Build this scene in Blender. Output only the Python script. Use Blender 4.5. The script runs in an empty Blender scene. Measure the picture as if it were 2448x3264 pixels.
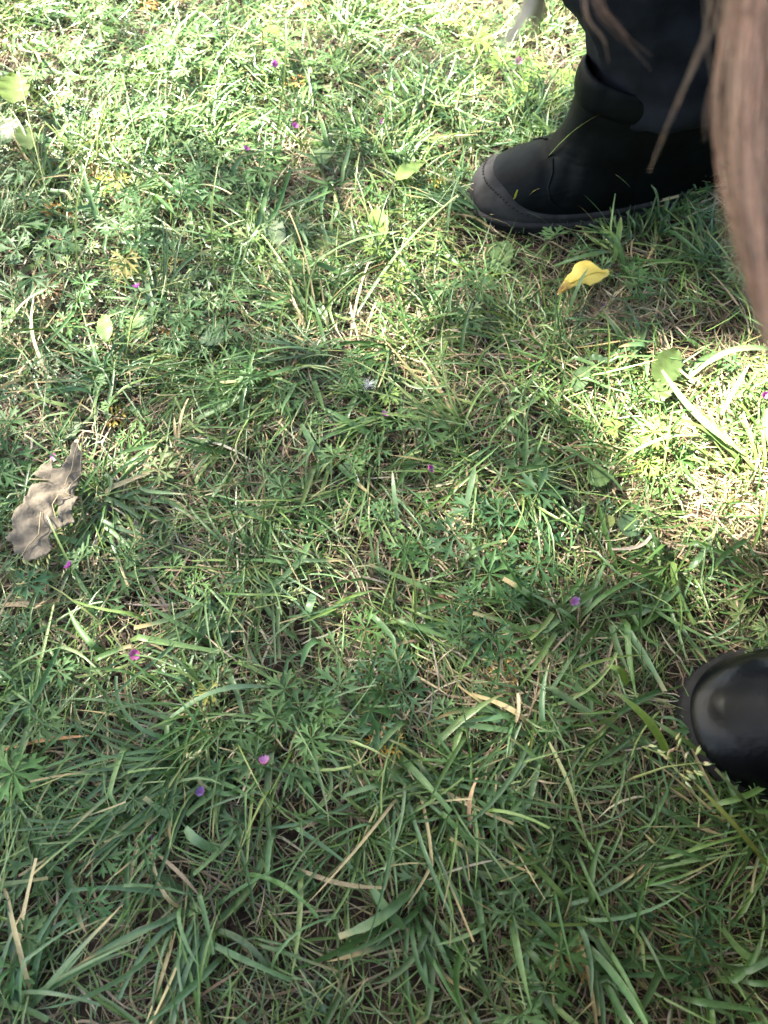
import bpy, bmesh, math, random
import numpy as np
from mathutils import Vector, Matrix, geometry

random.seed(7)
rng = np.random.default_rng(11)
R = math.radians
S = bpy.context.scene
COL = S.collection

# ------------------------------------------------------------------ camera
CAM_H, TILT = 0.62, R(25.0)
FPX = 2451.0                      # focal length in photograph pixels (2448 x 3264)
CAM = np.array([0.0, 0.0, CAM_H])
FWD = np.array([0, math.sin(TILT), -math.cos(TILT)])
UPV = np.array([0, math.cos(TILT), math.sin(TILT)])
cd = bpy.data.cameras.new('camera')
cam = bpy.data.objects.new('camera', cd)
COL.objects.link(cam)
cam.location = CAM
cam.rotation_euler = (TILT, 0, 0)
cd.sensor_fit = 'VERTICAL'
cd.sensor_height = 36.0
cd.lens = 36.0 * FPX / 3264.0
cd.clip_start = 0.01
cd.clip_end = 500
cd.dof.use_dof = True
cd.dof.focus_distance = 0.66
cd.dof.aperture_fstop = 7.2
S.camera = cam

# ------------------------------------------------------------------ light
SUN_AZ = np.array([-0.86, 0.51]); SUN_AZ /= np.linalg.norm(SUN_AZ)
SUN_EL = R(46)
w = bpy.data.worlds.new('World'); S.world = w; w.use_nodes = True
nt = w.node_tree
bg = nt.nodes['Background']
sky = nt.nodes.new('ShaderNodeTexSky')
sky.sky_type = 'NISHITA'; sky.sun_disc = False
sky.sun_elevation = SUN_EL
sky.sun_rotation = math.atan2(SUN_AZ[0], SUN_AZ[1])
sky.air_density = 1.0; sky.dust_density = 2.5; sky.ozone_density = 0.6
nt.links.new(sky.outputs[0], bg.inputs[0])
bg.inputs[1].default_value = 0.060
sd = bpy.data.lights.new('sun', 'SUN')
sd.energy = 5.0; sd.angle = R(0.53); sd.color = (1.0, 0.975, 0.94)
sun = bpy.data.objects.new('sun', sd); COL.objects.link(sun)
tosun = Vector((SUN_AZ[0]*math.cos(SUN_EL), SUN_AZ[1]*math.cos(SUN_EL), math.sin(SUN_EL)))
sun.rotation_euler = tosun.to_track_quat('Z', 'Y').to_euler()
sun.location = tosun * 12
vs = S.view_settings
vs.view_transform = 'Standard'; vs.look = 'None'; vs.gamma = 1.0
vs.exposure = 3.82
vs.use_white_balance = True
vs.white_balance_temperature = 7250
vs.white_balance_tint = 4
S.cycles.max_bounces = 8
S.cycles.transmission_bounces = 6
S.cycles.sample_clamp_indirect = 6

# ------------------------------------------------------------------ helpers
def gz(x, y):
    return (0.007*np.sin(5.1*x+1.3)*np.cos(4.3*y) + 0.005*np.sin(11*x-2+7*y) + 0.004*np.sin(17*y+3*x)
            + 0.0025*np.sin(31*x+13*y))

def ray(px, py):
    d = FWD + (px-1224)/FPX*np.array([1, 0, 0]) + (1632-py)/FPX*UPV
    return d

def at(px, py, z=0.0):
    """world point seen at a photograph pixel at height z over the ground"""
    d = ray(px, py)
    t = (z-CAM_H)/d[2]
    p = CAM+d*t
    for _ in range(3):
        t = (z+float(gz(p[0], p[1]))-CAM_H)/d[2]
        p = CAM+d*t
    return p

def at_depth(px, py, depth):
    return CAM+ray(px, py)*depth

def pix(p):
    """photograph pixel(s) of world points"""
    p = np.atleast_2d(p)-CAM
    zc = p@FWD
    return np.stack([1224+FPX*p[:, 0]/zc, 1632-FPX*(p@UPV)/zc], 1)

def mk_mesh(name, V, F, cols=None, smooth=True):
    """V (n,3); F (m,k) int array, fixed k"""
    V = np.asarray(V, np.float32); F = np.asarray(F, np.int32)
    me = bpy.data.meshes.new(name)
    me.vertices.add(len(V)); me.vertices.foreach_set('co', V.ravel())
    m, k = F.shape
    me.loops.add(m*k); me.loops.foreach_set('vertex_index', F.ravel())
    me.polygons.add(m)
    me.polygons.foreach_set('loop_start', np.arange(m, dtype=np.int32)*k)
    me.polygons.foreach_set('loop_total', np.full(m, k, np.int32))
    me.update(calc_edges=True)
    if smooth:
        me.polygons.foreach_set('use_smooth', np.ones(m, bool))
    if cols is not None:
        a = me.color_attributes.new('col', 'FLOAT_COLOR', 'POINT')
        c = np.ones((len(V), 4), np.float32); c[:, :3] = cols
        a.data.foreach_set('color', c.ravel())
    return me

def link(name, data, mat=None, parent=None, loc=None, rot=None, scale=None, color=None):
    o = bpy.data.objects.new(name, data)
    COL.objects.link(o)
    if mat is not None and data is not None and not data.materials:
        data.materials.append(mat)
    if parent is not None: o.parent = parent
    if loc is not None: o.location = loc
    if rot is not None: o.rotation_euler = rot
    if scale is not None: o.scale = scale
    if color is not None: o.color = (*color, 1)
    return o

def tag(o, label=None, cat=None, group=None, kind=None):
    if label: o['label'] = label
    if cat: o['category'] = cat
    if group: o['group'] = group
    if kind: o['kind'] = kind
    return o

def thing(name, loc, label, cat, group=None):
    o = bpy.data.objects.new(name, None); COL.objects.link(o)
    o.empty_display_size = 0.02; o.location = loc
    return tag(o, label, cat, group)

# ------------------------------------------------------------------ materials
def new_mat(name):
    m = bpy.data.materials.new(name); m.use_nodes = True
    return m, m.node_tree, m.node_tree.nodes['Principled BSDF']

def foliage_mat(name, source, transl=0.3, rough=0.42, spec=0.45, mottle=0.25, scale=220.0):
    m, t, p = new_mat(name)
    N, L = t.nodes, t.links
    if source == 'attr':
        a = N.new('ShaderNodeAttribute'); a.attribute_name = 'col'; csock = a.outputs['Color']
    else:
        a = N.new('ShaderNodeObjectInfo'); csock = a.outputs['Color']
    tc = N.new('ShaderNodeNewGeometry')
    nz = N.new('ShaderNodeTexNoise'); nz.inputs['Scale'].default_value = scale; nz.inputs['Detail'].default_value = 3
    L.new(tc.outputs['Position'], nz.inputs['Vector'])
    mr = N.new('ShaderNodeMapRange'); mr.inputs[1].default_value = 0.25; mr.inputs[2].default_value = 0.75
    mr.inputs[3].default_value = 1-mottle; mr.inputs[4].default_value = 1+mottle
    L.new(nz.outputs['Fac'], mr.inputs[0])
    mx = N.new('ShaderNodeVectorMath'); mx.operation = 'SCALE'
    L.new(csock, mx.inputs[0]); L.new(mr.outputs[0], mx.inputs['Scale'])
    L.new(mx.outputs[0], p.inputs['Base Color'])
    p.inputs['Roughness'].default_value = rough
    p.inputs['Specular IOR Level'].default_value = spec
    tr = N.new('ShaderNodeBsdfTranslucent')
    hs = N.new('ShaderNodeHueSaturation'); hs.inputs['Saturation'].default_value = 1.15; hs.inputs['Value'].default_value = 1.3
    L.new(mx.outputs[0], hs.inputs['Color']); L.new(hs.outputs[0], tr.inputs['Color'])
    ms = N.new('ShaderNodeMixShader'); ms.inputs[0].default_value = transl
    L.new(p.outputs[0], ms.inputs[1]); L.new(tr.outputs[0], ms.inputs[2])
    L.new(ms.outputs[0], N['Material Output'].inputs['Surface'])
    return m

def plain_mat(name, col, rough=0.6, spec=0.5, mottle=0.0, scale=60.0, bump=0.0, bscale=400.0, dist=0.001, col2=None):
    m, t, p = new_mat(name)
    N, L = t.nodes, t.links
    p.inputs['Base Color'].default_value = (*col, 1)
    p.inputs['Roughness'].default_value = rough
    p.inputs['Specular IOR Level'].default_value = spec
    tc = N.new('ShaderNodeTexCoord')
    if mottle or col2:
        nz = N.new('ShaderNodeTexNoise'); nz.inputs['Scale'].default_value = scale; nz.inputs['Detail'].default_value = 5
        L.new(tc.outputs['Object'], nz.inputs['Vector'])
        cr = N.new('ShaderNodeValToRGB')
        a = tuple(c*(1-mottle) for c in col); b = col2 or tuple(c*(1+mottle) for c in col)
        cr.color_ramp.elements[0].position = 0.35; cr.color_ramp.elements[0].color = (*a, 1)
        cr.color_ramp.elements[1].position = 0.65; cr.color_ramp.elements[1].color = (*b, 1)
        L.new(nz.outputs['Fac'], cr.inputs[0]); L.new(cr.outputs[0], p.inputs['Base Color'])
    if bump:
        n2 = N.new('ShaderNodeTexNoise'); n2.inputs['Scale'].default_value = bscale; n2.inputs['Detail'].default_value = 4
        L.new(tc.outputs['Object'], n2.inputs['Vector'])
        bp = N.new('ShaderNodeBump'); bp.inputs['Strength'].default_value = bump; bp.inputs['Distance'].default_value = dist
        L.new(n2.outputs['Fac'], bp.inputs['Height']); L.new(bp.outputs[0], p.inputs['Normal'])
    return m

M_grass = foliage_mat('grass_blades', 'attr', 0.22, 0.36, 0.45, 0.18, 300)
M_straw = foliage_mat('dry_straw', 'attr', 0.15, 0.6, 0.3, 0.25, 500)
M_leaf = foliage_mat('leaf_green', 'obj', 0.30, 0.5, 0.35, 0.22, 160)
M_petal = foliage_mat('petal', 'obj', 0.35, 0.6, 0.2, 0.15, 400)
M_dead = plain_mat('dead_leaf', (0.145, 0.120, 0.094), 0.9, 0.1, 0.14, 220, 0.9, 260, 0.0012)
M_soil = plain_mat('soil', (0.040, 0.031, 0.025), 0.95, 0.15, 0.45, 40, 1.0, 180, 0.004)
M_bark = plain_mat('bark', (0.11, 0.085, 0.065), 0.95, 0.15, 0.4, 12, 1.0, 25, 0.02)
M_leather = plain_mat('boot_leather', (0.0028, 0.0038, 0.0044), 0.52, 0.07, 0.4, 30, 0.5, 120, 0.0012)
M_rubber_shaded = plain_mat('rubber_rand_shaded', (0.020, 0.0185, 0.018), 0.8, 0.12, 0.25, 60, 0.25, 500, 0.0005)  # left boot's rand: its deeper shade is put into the colour
M_rubber_lit = plain_mat('rubber_rand_lit', (0.034, 0.032, 0.033), 0.85, 0.10, 0.35, 45, 0.25, 500, 0.0005)  # same rubber on the right boot, painted lighter for the brighter light there
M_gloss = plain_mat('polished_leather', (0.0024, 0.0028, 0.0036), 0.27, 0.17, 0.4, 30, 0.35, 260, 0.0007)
M_sole = plain_mat('rubber_sole', (0.012, 0.011, 0.011), 0.85, 0.12, 0.3, 60, 0.4, 500, 0.0006)
M_stitch = plain_mat('stitching', (0.010, 0.010, 0.010), 0.8, 0.2)
M_cloth = plain_mat('navy_cloth', (0.009, 0.0105, 0.015), 0.95, 0.08, 0.3, 40, 0.35, 900, 0.0006)
M_jacket = plain_mat('black_jacket', (0.014, 0.014, 0.016), 0.85, 0.2, 0.25, 30, 0.3, 500, 0.0006)
M_skin = plain_mat('skin', (0.52, 0.31, 0.23), 0.5, 0.4, 0.1, 20, 0.1, 700, 0.0003)
M_hair = foliage_mat('hair', 'attr', 0.4, 0.38, 0.5, 0.12, 120)
M_phone = plain_mat('phone_glass', (0.015, 0.015, 0.017), 0.15, 0.5)
M_canopy = foliage_mat('tree_foliage', 'attr', 0.3, 0.5, 0.4, 0.3, 4)

# ------------------------------------------------------------------ setting: ground
def build_ground():
    # fine central sheet that widens to the horizon
    xs = np.concatenate([-np.geomspace(150, 2.2, 14), np.linspace(-2, 2, 161), np.geomspace(2.2, 150, 14)])
    ys = np.concatenate([-np.geomspace(150, 1.6, 14), np.linspace(-1.4, 3, 177), np.geomspace(3.2, 150, 14)])
    X, Y = np.meshgrid(xs, ys)
    fade = np.clip(1.6-0.3*np.hypot(X, Y-0.6), 0, 1)
    Z = gz(X, Y)*1.0*fade + gz(X, Y)*(1-fade)*0.0
    n = np.random.default_rng(3).normal(0, 0.0012, X.shape)*fade
    V = np.stack([X, Y, Z-0.001+n], -1).reshape(-1, 3)
    nx, ny = len(xs), len(ys)
    i = (np.arange(ny-1)[:, None]*nx+np.arange(nx-1)[None, :]).ravel()
    F = np.stack([i, i+1, i+nx+1, i+nx], 1)
    o = link('ground', mk_mesh('ground', V, F), None)
    m, t, p = new_mat('ground_soil_and_turf'); N, L = t.nodes, t.links
    geo = N.new('ShaderNodeNewGeometry')
    nz = N.new('ShaderNodeTexNoise'); nz.inputs['Scale'].default_value = 60; nz.inputs['Detail'].default_value = 6
    L.new(geo.outputs['Position'], nz.inputs['Vector'])
    cr = N.new('ShaderNodeValToRGB')
    cr.color_ramp.elements[0].position = 0.35; cr.color_ramp.elements[0].color = (0.025, 0.018, 0.014, 1)
    cr.color_ramp.elements[1].position = 0.7; cr.color_ramp.elements[1].color = (0.085, 0.062, 0.045, 1)
    L.new(nz.outputs['Fac'], cr.inputs[0])
    n3 = N.new('ShaderNodeTexNoise'); n3.inputs['Scale'].default_value = 9; n3.inputs['Detail'].default_value = 8
    L.new(geo.outputs['Position'], n3.inputs['Vector'])
    c3 = N.new('ShaderNodeValToRGB')
    c3.color_ramp.elements[0].position = 0.3; c3.color_ramp.elements[0].color = (0.05, 0.085, 0.03, 1)
    c3.color_ramp.elements[1].position = 0.7; c3.color_ramp.elements[1].color = (0.13, 0.14, 0.06, 1)
    L.new(n3.outputs['Fac'], c3.inputs[0])
    ln = N.new('ShaderNodeVectorMath'); ln.operation = 'LENGTH'; L.new(geo.outputs['Position'], ln.inputs[0])
    mr = N.new('ShaderNodeMapRange'); mr.inputs[1].default_value = 1.6; mr.inputs[2].default_value = 3.2
    L.new(ln.outputs['Value'], mr.inputs[0])
    mx = N.new('ShaderNodeMix'); mx.data_type = 'RGBA'
    L.new(mr.outputs[0], mx.inputs[0]); L.new(cr.outputs[0], mx.inputs[6]); L.new(c3.outputs[0], mx.inputs[7])
    L.new(mx.outputs[2], p.inputs['Base Color'])
    p.inputs['Roughness'].default_value = 0.95; p.inputs['Specular IOR Level'].default_value = 0.15
    b = N.new('ShaderNodeBump'); b.inputs['Distance'].default_value = 0.006; b.inputs['Strength'].default_value = 0.9
    n4 = N.new('ShaderNodeTexNoise'); n4.inputs['Scale'].default_value = 150; n4.inputs['Detail'].default_value = 6
    L.new(geo.outputs['Position'], n4.inputs['Vector'])
    L.new(n4.outputs['Fac'], b.inputs['Height']); L.new(b.outputs[0], p.inputs['Normal'])
    o.data.materials.append(m)
    tag(o, 'dark earth under the grass of the lawn', None, kind='structure')
build_ground()

# ------------------------------------------------------------------ tree whose crown dapples the light
# clearings in the crown, given as where their light lands: photograph pixel, radii (m), turn, how open
def patch(px, py, ra, rb, turn, amount):
    p = at(px, py); return (p[0], p[1], ra, rb, R(turn), amount)
GAPS = [patch(2350, 1430, 0.090, 0.058, -18, 1.0), patch(2470, 1390, 0.075, 0.066, 0, 1.0), patch(2130, 1450, .04, .03, 0, .5),
        patch(1480, -10, 0.24, 0.095, 8, 1.0), patch(1180, 60, 0.12, 0.06, 0, 0.85), patch(1750, 60, .10, .07, 0, .97),
        patch(1500, -350, 0.5, 0.22, 0, 0.95),
        patch(600, -20, 0.70, 0.30, 0, 0.72), patch(700, 420, 0.50, 0.20, 5, 0.42), patch(250, 560, 0.25, 0.2, 0, 0.33),
        patch(1650, 260, 0.12, 0.06, 0, 0.65), patch(1230, 330, 0.18, 0.09, 0, 0.5), patch(1400, 600, 0.06, 0.07, 0, 0.25),
        patch(650, 950, .42, .32, 5, .33), patch(950, 1500, .50, .28, 0, .22), patch(2380, 1760, .08, .03, -20, .25), patch(500, 1800, .45, .2, 0, .10)]
def build_tree():
    H0 = 5.0
    c = np.array([SUN_AZ[0], SUN_AZ[1]])*H0/math.tan(SUN_EL)
    centre = np.array([0.1+c[0], 0.7+c[1], H0])
    n = 170000
    d = rng.normal(size=(n, 3)); d /= np.linalg.norm(d, axis=1)[:, None]
    r = rng.random(n)**(1/3.0)
    rad = np.array([3.1, 2.9, 1.5])
    lob = 1+0.13*np.sin(5*np.arctan2(d[:, 1], d[:, 0])+1)+0.1*np.sin(4*d[:, 2]+3*d[:, 0])
    P = centre+d*(r*lob)[:, None]*rad
    g = P[:, :2]-SUN_AZ*(P[:, 2:3]/math.tan(SUN_EL))
    openness = np.zeros(n)
    for (x, y, ra, rb, tn, am) in GAPS:
        dx, dy = g[:, 0]-x, g[:, 1]-y
        u = dx*math.cos(tn)+dy*math.sin(tn); v = -dx*math.sin(tn)+dy*math.cos(tn)
        q = np.hypot(u/(ra+0.03), v/(rb+0.03))
        openness = np.maximum(openness, am*np.clip((1.12-q)/(0.2 if am > .6 else .6), 0, 1))
    # leaf survives with a probability that lets the wanted share of the sun through
    keep = rng.random(n) > np.where(openness > 0.97, 1.0, 1-np.clip(-np.log(np.clip(openness, 0.004, 1))/4.9, 0, 1))
    P = P[keep]; n = len(P)
    a = rng.random(n)*2*np.pi; tlt = rng.normal(0, 0.5, n)
    ax = np.stack([np.cos(a)*np.cos(tlt), np.sin(a)*np.cos(tlt), np.sin(tlt)-0.2], 1)
    ax /= np.linalg.norm(ax, axis=1)[:, None]
    sd_ = np.cross(ax, rng.normal(0, 0.45, (n, 3))+[0, 0, 1]); sd_ /= np.linalg.norm(sd_, axis=1)[:, None]
    nn = np.cross(ax, sd_)
    l = rng.uniform(.038, .066, n)[:, None]; wd = l*rng.uniform(.3, .4, n)[:, None]
    pts = [P-ax*l*.5, P-ax*l*.05+sd_*wd+nn*l*.06, P+ax*l*.5, P-ax*l*.05-sd_*wd+nn*l*.06]
    V = np.stack(pts, 1).reshape(-1, 3)
    i = np.arange(n)*4
    F = np.concatenate([np.stack([i, i+1, i+2], 1), np.stack([i, i+2, i+3], 1)])
    base = np.array([.055, .10, .025])*rng.uniform(.7, 1.4, (n, 1))
    t = thing('shade_tree', (centre[0]+.51*1.9, centre[1]+.86*1.9, 0), 'leafy tree whose crown throws dappled shade over the lawn', 'tree')
    cr = link('crown', mk_mesh('crown', V-np.array(t.location), F, np.repeat(base, 4, 0), False), M_canopy, t)
    tag(cr, kind='stuff')
    # trunk and limbs
    Vs, Fs = [], []
    def limb(path, radii, k=10):
        b = len(Vs); path = [Vector(p) for p in path]
        for j, p in enumerate(path):
            tg = (path[min(j+1, len(path)-1)]-path[max(j-1, 0)]).normalized()
            u = tg.orthogonal().normalized(); v = tg.cross(u)
            for q in range(k):
                an = 2*math.pi*q/k
                Vs.append(p+(u*math.cos(an)+v*math.sin(an))*radii[j]*(1+.08*math.sin(3*an+j)))
        for j in range(len(path)-1):
            for q in range(k):
                Fs.append((b+j*k+q, b+j*k+(q+1) % k, b+(j+1)*k+(q+1) % k, b+(j+1)*k+q))
    def clear(path):
        o = np.array(t.location)
        for j in range(len(path)-1):
            for f in np.linspace(0, 1, 8):
                p = o+np.array(path[j])*(1-f)+np.array(path[j+1])*f
                g2 = p[:2]-SUN_AZ*(p[2]/math.tan(SUN_EL))
                for (x, y, ra, rb, tn, am) in GAPS:
                    if am > .55 and math.hypot(g2[0]-x, g2[1]-y) < max(ra, rb)+.12: return False
        return True
    limb([(0, 0, -.1), (.02, 0, .3), (.0, .05, 1.4), (.05, .1, 2.8), (-.1, 0, 4.2), (-.1, -.1, 5.6)], [.34, .24, .2, .17, .11, .04])
    link('trunk', mk_mesh('trunk', np.array([tuple(v) for v in Vs]), Fs), M_bark, t)
    for k in range(26):
        an = k*2.399
        e = Vector((-.9+2.3*math.cos(an)*(.5+.5*(k % 3)/2), -1.6+2.2*math.sin(an)*(.5+.5*(k % 3)/2), 5.0+.6*math.sin(k*2.1)))
        s = Vector((0, .05, 2.0+.1*k))
        path = [s, s.lerp(e, .35)+Vector((0, 0, .25)), s.lerp(e, .7)+Vector((0, 0, .15)), e]
        if not clear(path): continue
        Vs.clear(); Fs.clear()
        limb(path, [.07, .05, .03, .01], 7)
        link('limb', mk_mesh('limb', np.array([tuple(v) for v in Vs]), Fs), M_bark, t)
build_tree()

# ------------------------------------------------------------------ grass
BARE = [(910, 590, .035, .05), (150, 3130, .05, .03), (1330, 3060, .05, .035), (1975, 1055, .045, .03), (90, 1360, .05, .04), (1190, 1060, .04, .04),
        (450, 1020/2, .03, .02), (2300, 1600, .05, .03), (1000, 2560/1, .03, .02), (2050, 850, .03, .02)]
BAREW = [(at(a, b)[0], at(a, b)[1], c, d) for a, b, c, d in BARE]
def bareness(x, y):
    v = np.zeros_like(x)
    for (a, b, c, d) in BAREW:
        v = np.maximum(v, np.exp(-((x-a)/c)**2-((y-b)/d)**2))
    return v

def ribbons(x, y, z0, phi, a0, a1, L, W, turn, twist, n, across, col, tipcol=None, cut=None, zmin=None, power=1.0, fold=0.2, kink=None, basecol=None):
    N = len(x); s = np.linspace(0, 1, n+1)[None, :]
    el = a0[:, None]+(a1-a0)[:, None]*s**power
    az = phi[:, None]+turn[:, None]*s
    if kink is not None:                      # blade broken over part way along
        k = (s > kink[:, None]).astype(float)
        el = el-k*0.9; az = az+k*0.5*np.sign(turn)[:, None]
    st = (L/n)[:, None]
    dx = np.cos(el)*np.cos(az)*st; dy = np.cos(el)*np.sin(az)*st; dz = np.sin(el)*st
    def cum(d): return np.concatenate([np.zeros((N, 1)), np.cumsum(d[:, :-1], 1)], 1)
    X = x[:, None]+cum(dx); Y = y[:, None]+cum(dy); Z = z0[:, None]+cum(dz)
    if zmin is not None:
        fl = gz(X, Y)+zmin[:, None]*np.minimum(1, s*4)
        Z = np.maximum(Z, fl)
    tx = np.stack([np.cos(el)*np.cos(az), np.cos(el)*np.sin(az), np.sin(el)], -1)
    sd0 = np.stack([-np.sin(az), np.cos(az), np.zeros_like(az)], -1)
    upv = np.cross(tx, sd0)
    tw = (twist[:, None]*(0.4+0.6*s))[..., None]
    side = sd0*np.cos(tw)+upv*np.sin(tw)
    nrm = np.cross(tx, side)
    tip = np.clip((1-s)/0.4, 0, 1)**0.75
    if cut is not None:
        tip = np.where(cut[:, None], np.maximum(tip, 0.72), tip)
    wp = W[:, None]*0.5*np.maximum(tip, 0.03)*(0.55+0.45*np.clip(s/0.22, 0, 1))
    C = np.stack([X, Y, Z], -1)
    if across == 2:
        V = np.stack([C-side*wp[..., None], C+side*wp[..., None]], 2)
    else:
        V = np.stack([C-side*wp[..., None], C-nrm*(wp*2*fold)[..., None], C+side*wp[..., None]], 2)
    cc = np.repeat(col[:, None, :], n+1, 1)
    if basecol is not None:
        f = np.clip(1-s/0.25, 0, 1)[..., None]; cc = cc*(1-f)+np.asarray(basecol)[None, None]*f
    if tipcol is not None:
        tc, amount, start = tipcol
        f = (np.clip((s-start[:, None])/0.12, 0, 1)*amount[:, None])[..., None]
        cc = cc*(1-f)+tc[:, None, :]*f
    cols = np.repeat(cc[:, :, None, :], across, 2).reshape(-1, 3)
    V = V.reshape(-1, 3)
    b = (np.arange(N)*(n+1)*across)[:, None, None]
    j = (np.arange(n)*across)[None, :, None]
    q = np.arange(across-1)[None, None, :]
    i = b+j+q
    F = np.stack([i, i+1, i+1+across, i+across], -1).reshape(-1, 4)
    return V, F, cols

GREENS = np.array([[.066, .130, .038], [.084, .160, .046], [.082, .155, .058], [.110, .180, .047], [.145, .205, .058], [.050, .100, .032], [.122, .190, .068]])
STRAWS = np.array([[.44, .35, .22], [.38, .29, .18], [.52, .44, .30], [.28, .20, .125], [.20, .135, .09], [.36, .31, .23], [.33, .30, .16]])
def pick(pal, n, jitter=.22, p=None):
    c = pal[rng.choice(len(pal), n, p=p)]
    return c*rng.uniform(1-jitter, 1+jitter, (n, 1))*rng.uniform(.93, 1.07, (n, 3))

NEAR = (-.72, .85, -.24, 1.36)
def scatter(n, box=NEAR, clump=0.0, nclump=300, sig=0.016, avoid=True):
    x0, x1, y0, y1 = box
    x = rng.uniform(x0, x1, n); y = rng.uniform(y0, y1, n)
    ph = rng.random(n)*2*np.pi
    if clump > 0:
        cx = rng.uniform(x0, x1, nclump); cy = rng.uniform(y0, y1, nclump); lean = 3.2*np.sin(2.3*cx+1.1)+2.4*np.cos(2.9*cy+2*cx)+rng.normal(0, .7, nclump)
        k = rng.integers(0, nclump, n); m = rng.random(n) < clump
        ox = rng.normal(0, sig, n); oy = rng.normal(0, sig, n)
        x = np.where(m, cx[k]+ox, x); y = np.where(m, cy[k]+oy, y)
        out = np.arctan2(oy, ox)+rng.normal(0, .5, n)
        ln = lean[k]+rng.normal(0, .55, n)
        ph = np.where(m, np.where(rng.random(n) < .5, out, ln), ph)
    if avoid:
        ok = rng.random(n) > 0.85*bareness(x, y)
        x, y, ph = x[ok], y[ok], ph[ok]
    return x, y, ph

def U(a, b, n): return rng.uniform(a, b, n)

def lawn(name, label, parts, mat):
    V, F, Cc, off = [], [], [], 0
    for v, f, c in parts:
        V.append(v); F.append(f+off); Cc.append(c); off += len(v)
    o = link(name, mk_mesh(name, np.concatenate(V), np.concatenate(F), np.concatenate(Cc)), mat)
    tag(o, label, 'grass', kind='stuff')
    return o

def build_lawn():
    # dead thatch, flat on the soil
    parts = []
    for (n, l0, l1, w0, w1, zt) in ((26000, .015, .05, .0005, .0012, .010), (15000, .02, .07, .0009, .0020, .014)):
        x, y, ph = scatter(n, clump=.25, nclump=500, sig=.03, avoid=False); n = len(x)
        parts.append(ribbons(x, y, gz(x, y)+U(.0, zt, n)*.7, ph, U(-.05, .35, n), U(-.35, .1, n), U(l0, l1, n), U(w0, w1, n), rng.normal(0, .7, n), rng.normal(0, .7, n),
                             4, 2, pick(STRAWS, n, .3)*.56, zmin=U(.0005, zt, n)))
    for (px, py, sx, sy, n) in ((2270, 1500, .11, .07, 1300), (700, 1680, .12, .05, 350), (1130, 1060, .09, .08, 450), (1950, 1040, .05, .03, 350), (1140, 570, .10, .08, 600), (1420, 1700, .14, .07, 350),
                                (350, 540, .06, .04, 300), (1250, 1250, .2, .07, 600), (100, 1330, .08, .08, 350), (1650, 2250, .12, .05, 250), (2350, 1750, .08, .04, 350), (1300, 2300, .2, .08, 300)):
        c = at(px, py); x = rng.normal(c[0], sx*.6, n); y = rng.normal(c[1], sy*.6, n)
        parts.append(ribbons(x, y, gz(x, y)+U(.002, .012, n), rng.random(n)*6.3, U(-.05, .3, n), U(-.4, .1, n), U(.015, .05, n), U(.0007, .0018, n), rng.normal(0, .6, n), rng.normal(0, .6, n),
                             4, 2, pick(STRAWS, n, .25)*.85, zmin=U(.004, .020, n)))
    lawn('dry_thatch', 'pale and brown dead grass thatch matted over the soil between green blades', parts, M_straw)
    parts = []
    brown = lambda n: (np.array([.38, .29, .15])*U(.7, 1.25, n)[:, None])
    # short fine green blades
    x, y, ph = scatter(42000, clump=.7, nclump=800, sig=.013); n = len(x)
    parts.append(ribbons(x, y, gz(x, y)+.001, ph, U(.15, 1.0, n), U(-.6, .5, n), U(.02, .062, n), U(.0006, .0015, n), rng.normal(0, .45, n), rng.normal(0, .6, n),
                         5, 2, pick(GREENS, n), (brown(n), (rng.random(n) < .2)*U(.4, 1, n), U(.5, .9, n)), rng.random(n) < .35, U(.002, .018, n), basecol=[.13, .145, .06]))
    # medium blades
    x, y, ph = scatter(19000, clump=.85, nclump=420, sig=.010); n = len(x)
    parts.append(ribbons(x, y, gz(x, y)+.001, ph, U(.25, 1.15, n), U(-.7, .35, n), U(.035, .095, n), U(.0011, .0024, n), rng.normal(0, .6, n), rng.normal(0, .7, n),
                         7, 3, pick(GREENS, n), (brown(n), (rng.random(n) < .2)*U(.5, 1, n), U(.55, .92, n)), rng.random(n) < .4, U(.006, .026, n), basecol=[.12, .14, .06],
                         kink=np.where(rng.random(n) < .15, U(.35, .7, n), 2.0)))
    # broad bluish blades, more of them towards the camera
    x, y, ph = scatter(3600, clump=.7, nclump=300, sig=.011)
    k = rng.random(len(x)) < np.clip(1.0-.95*y, .12, 1); x, y, ph = x[k], y[k], ph[k]; n = len(x)
    parts.append(ribbons(x, y, gz(x, y)+.002, ph, U(.2, .95, n), U(-.75, .2, n), U(.035, .09, n), U(.0028, .0054, n), rng.normal(0, .55, n), rng.normal(0, .5, n),
                         8, 3, pick(GREENS, n, .2, [.22, .24, .3, .06, .04, .08, .06]), (brown(n), (rng.random(n) < .25)*U(.5, 1, n), U(.6, .95, n)), rng.random(n) < .45, U(.008, .03, n), basecol=[.11, .14, .06],
                         kink=np.where(rng.random(n) < .2, U(.35, .7, n), 2.0)))
    lawn('lawn_grass', 'short mown green grass blades covering the ground', parts, M_grass)
    # the lawn goes on, coarser, outside
    parts = []
    for box, n in (((-2.6, -.70, -1.8, 3.4), 19000), ((.83, 2.8, -1.8, 3.4), 19000), ((-.72, .85, 1.34, 3.4), 12000), ((-.72, .85, -1.8, -.22), 12000)):
        x, y, ph = scatter(n, box, .5, 500, .02, False); n = len(x)
        g = rng.random(n) < .65
        col = np.where(g[:, None], pick(GREENS, n), pick(STRAWS, n))
        parts.append(ribbons(x, y, gz(x, y)*.9, ph, U(.1, .9, n), U(-.6, .3, n), U(.03, .08, n), U(.0016, .004, n), rng.normal(0, .5, n), rng.normal(0, .6, n), 4, 2, col, zmin=U(.002, .02, n)))
    lawn('lawn_grass_beyond', 'mown grass of the lawn around and beyond the boots', parts, M_grass)
build_lawn()

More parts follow.
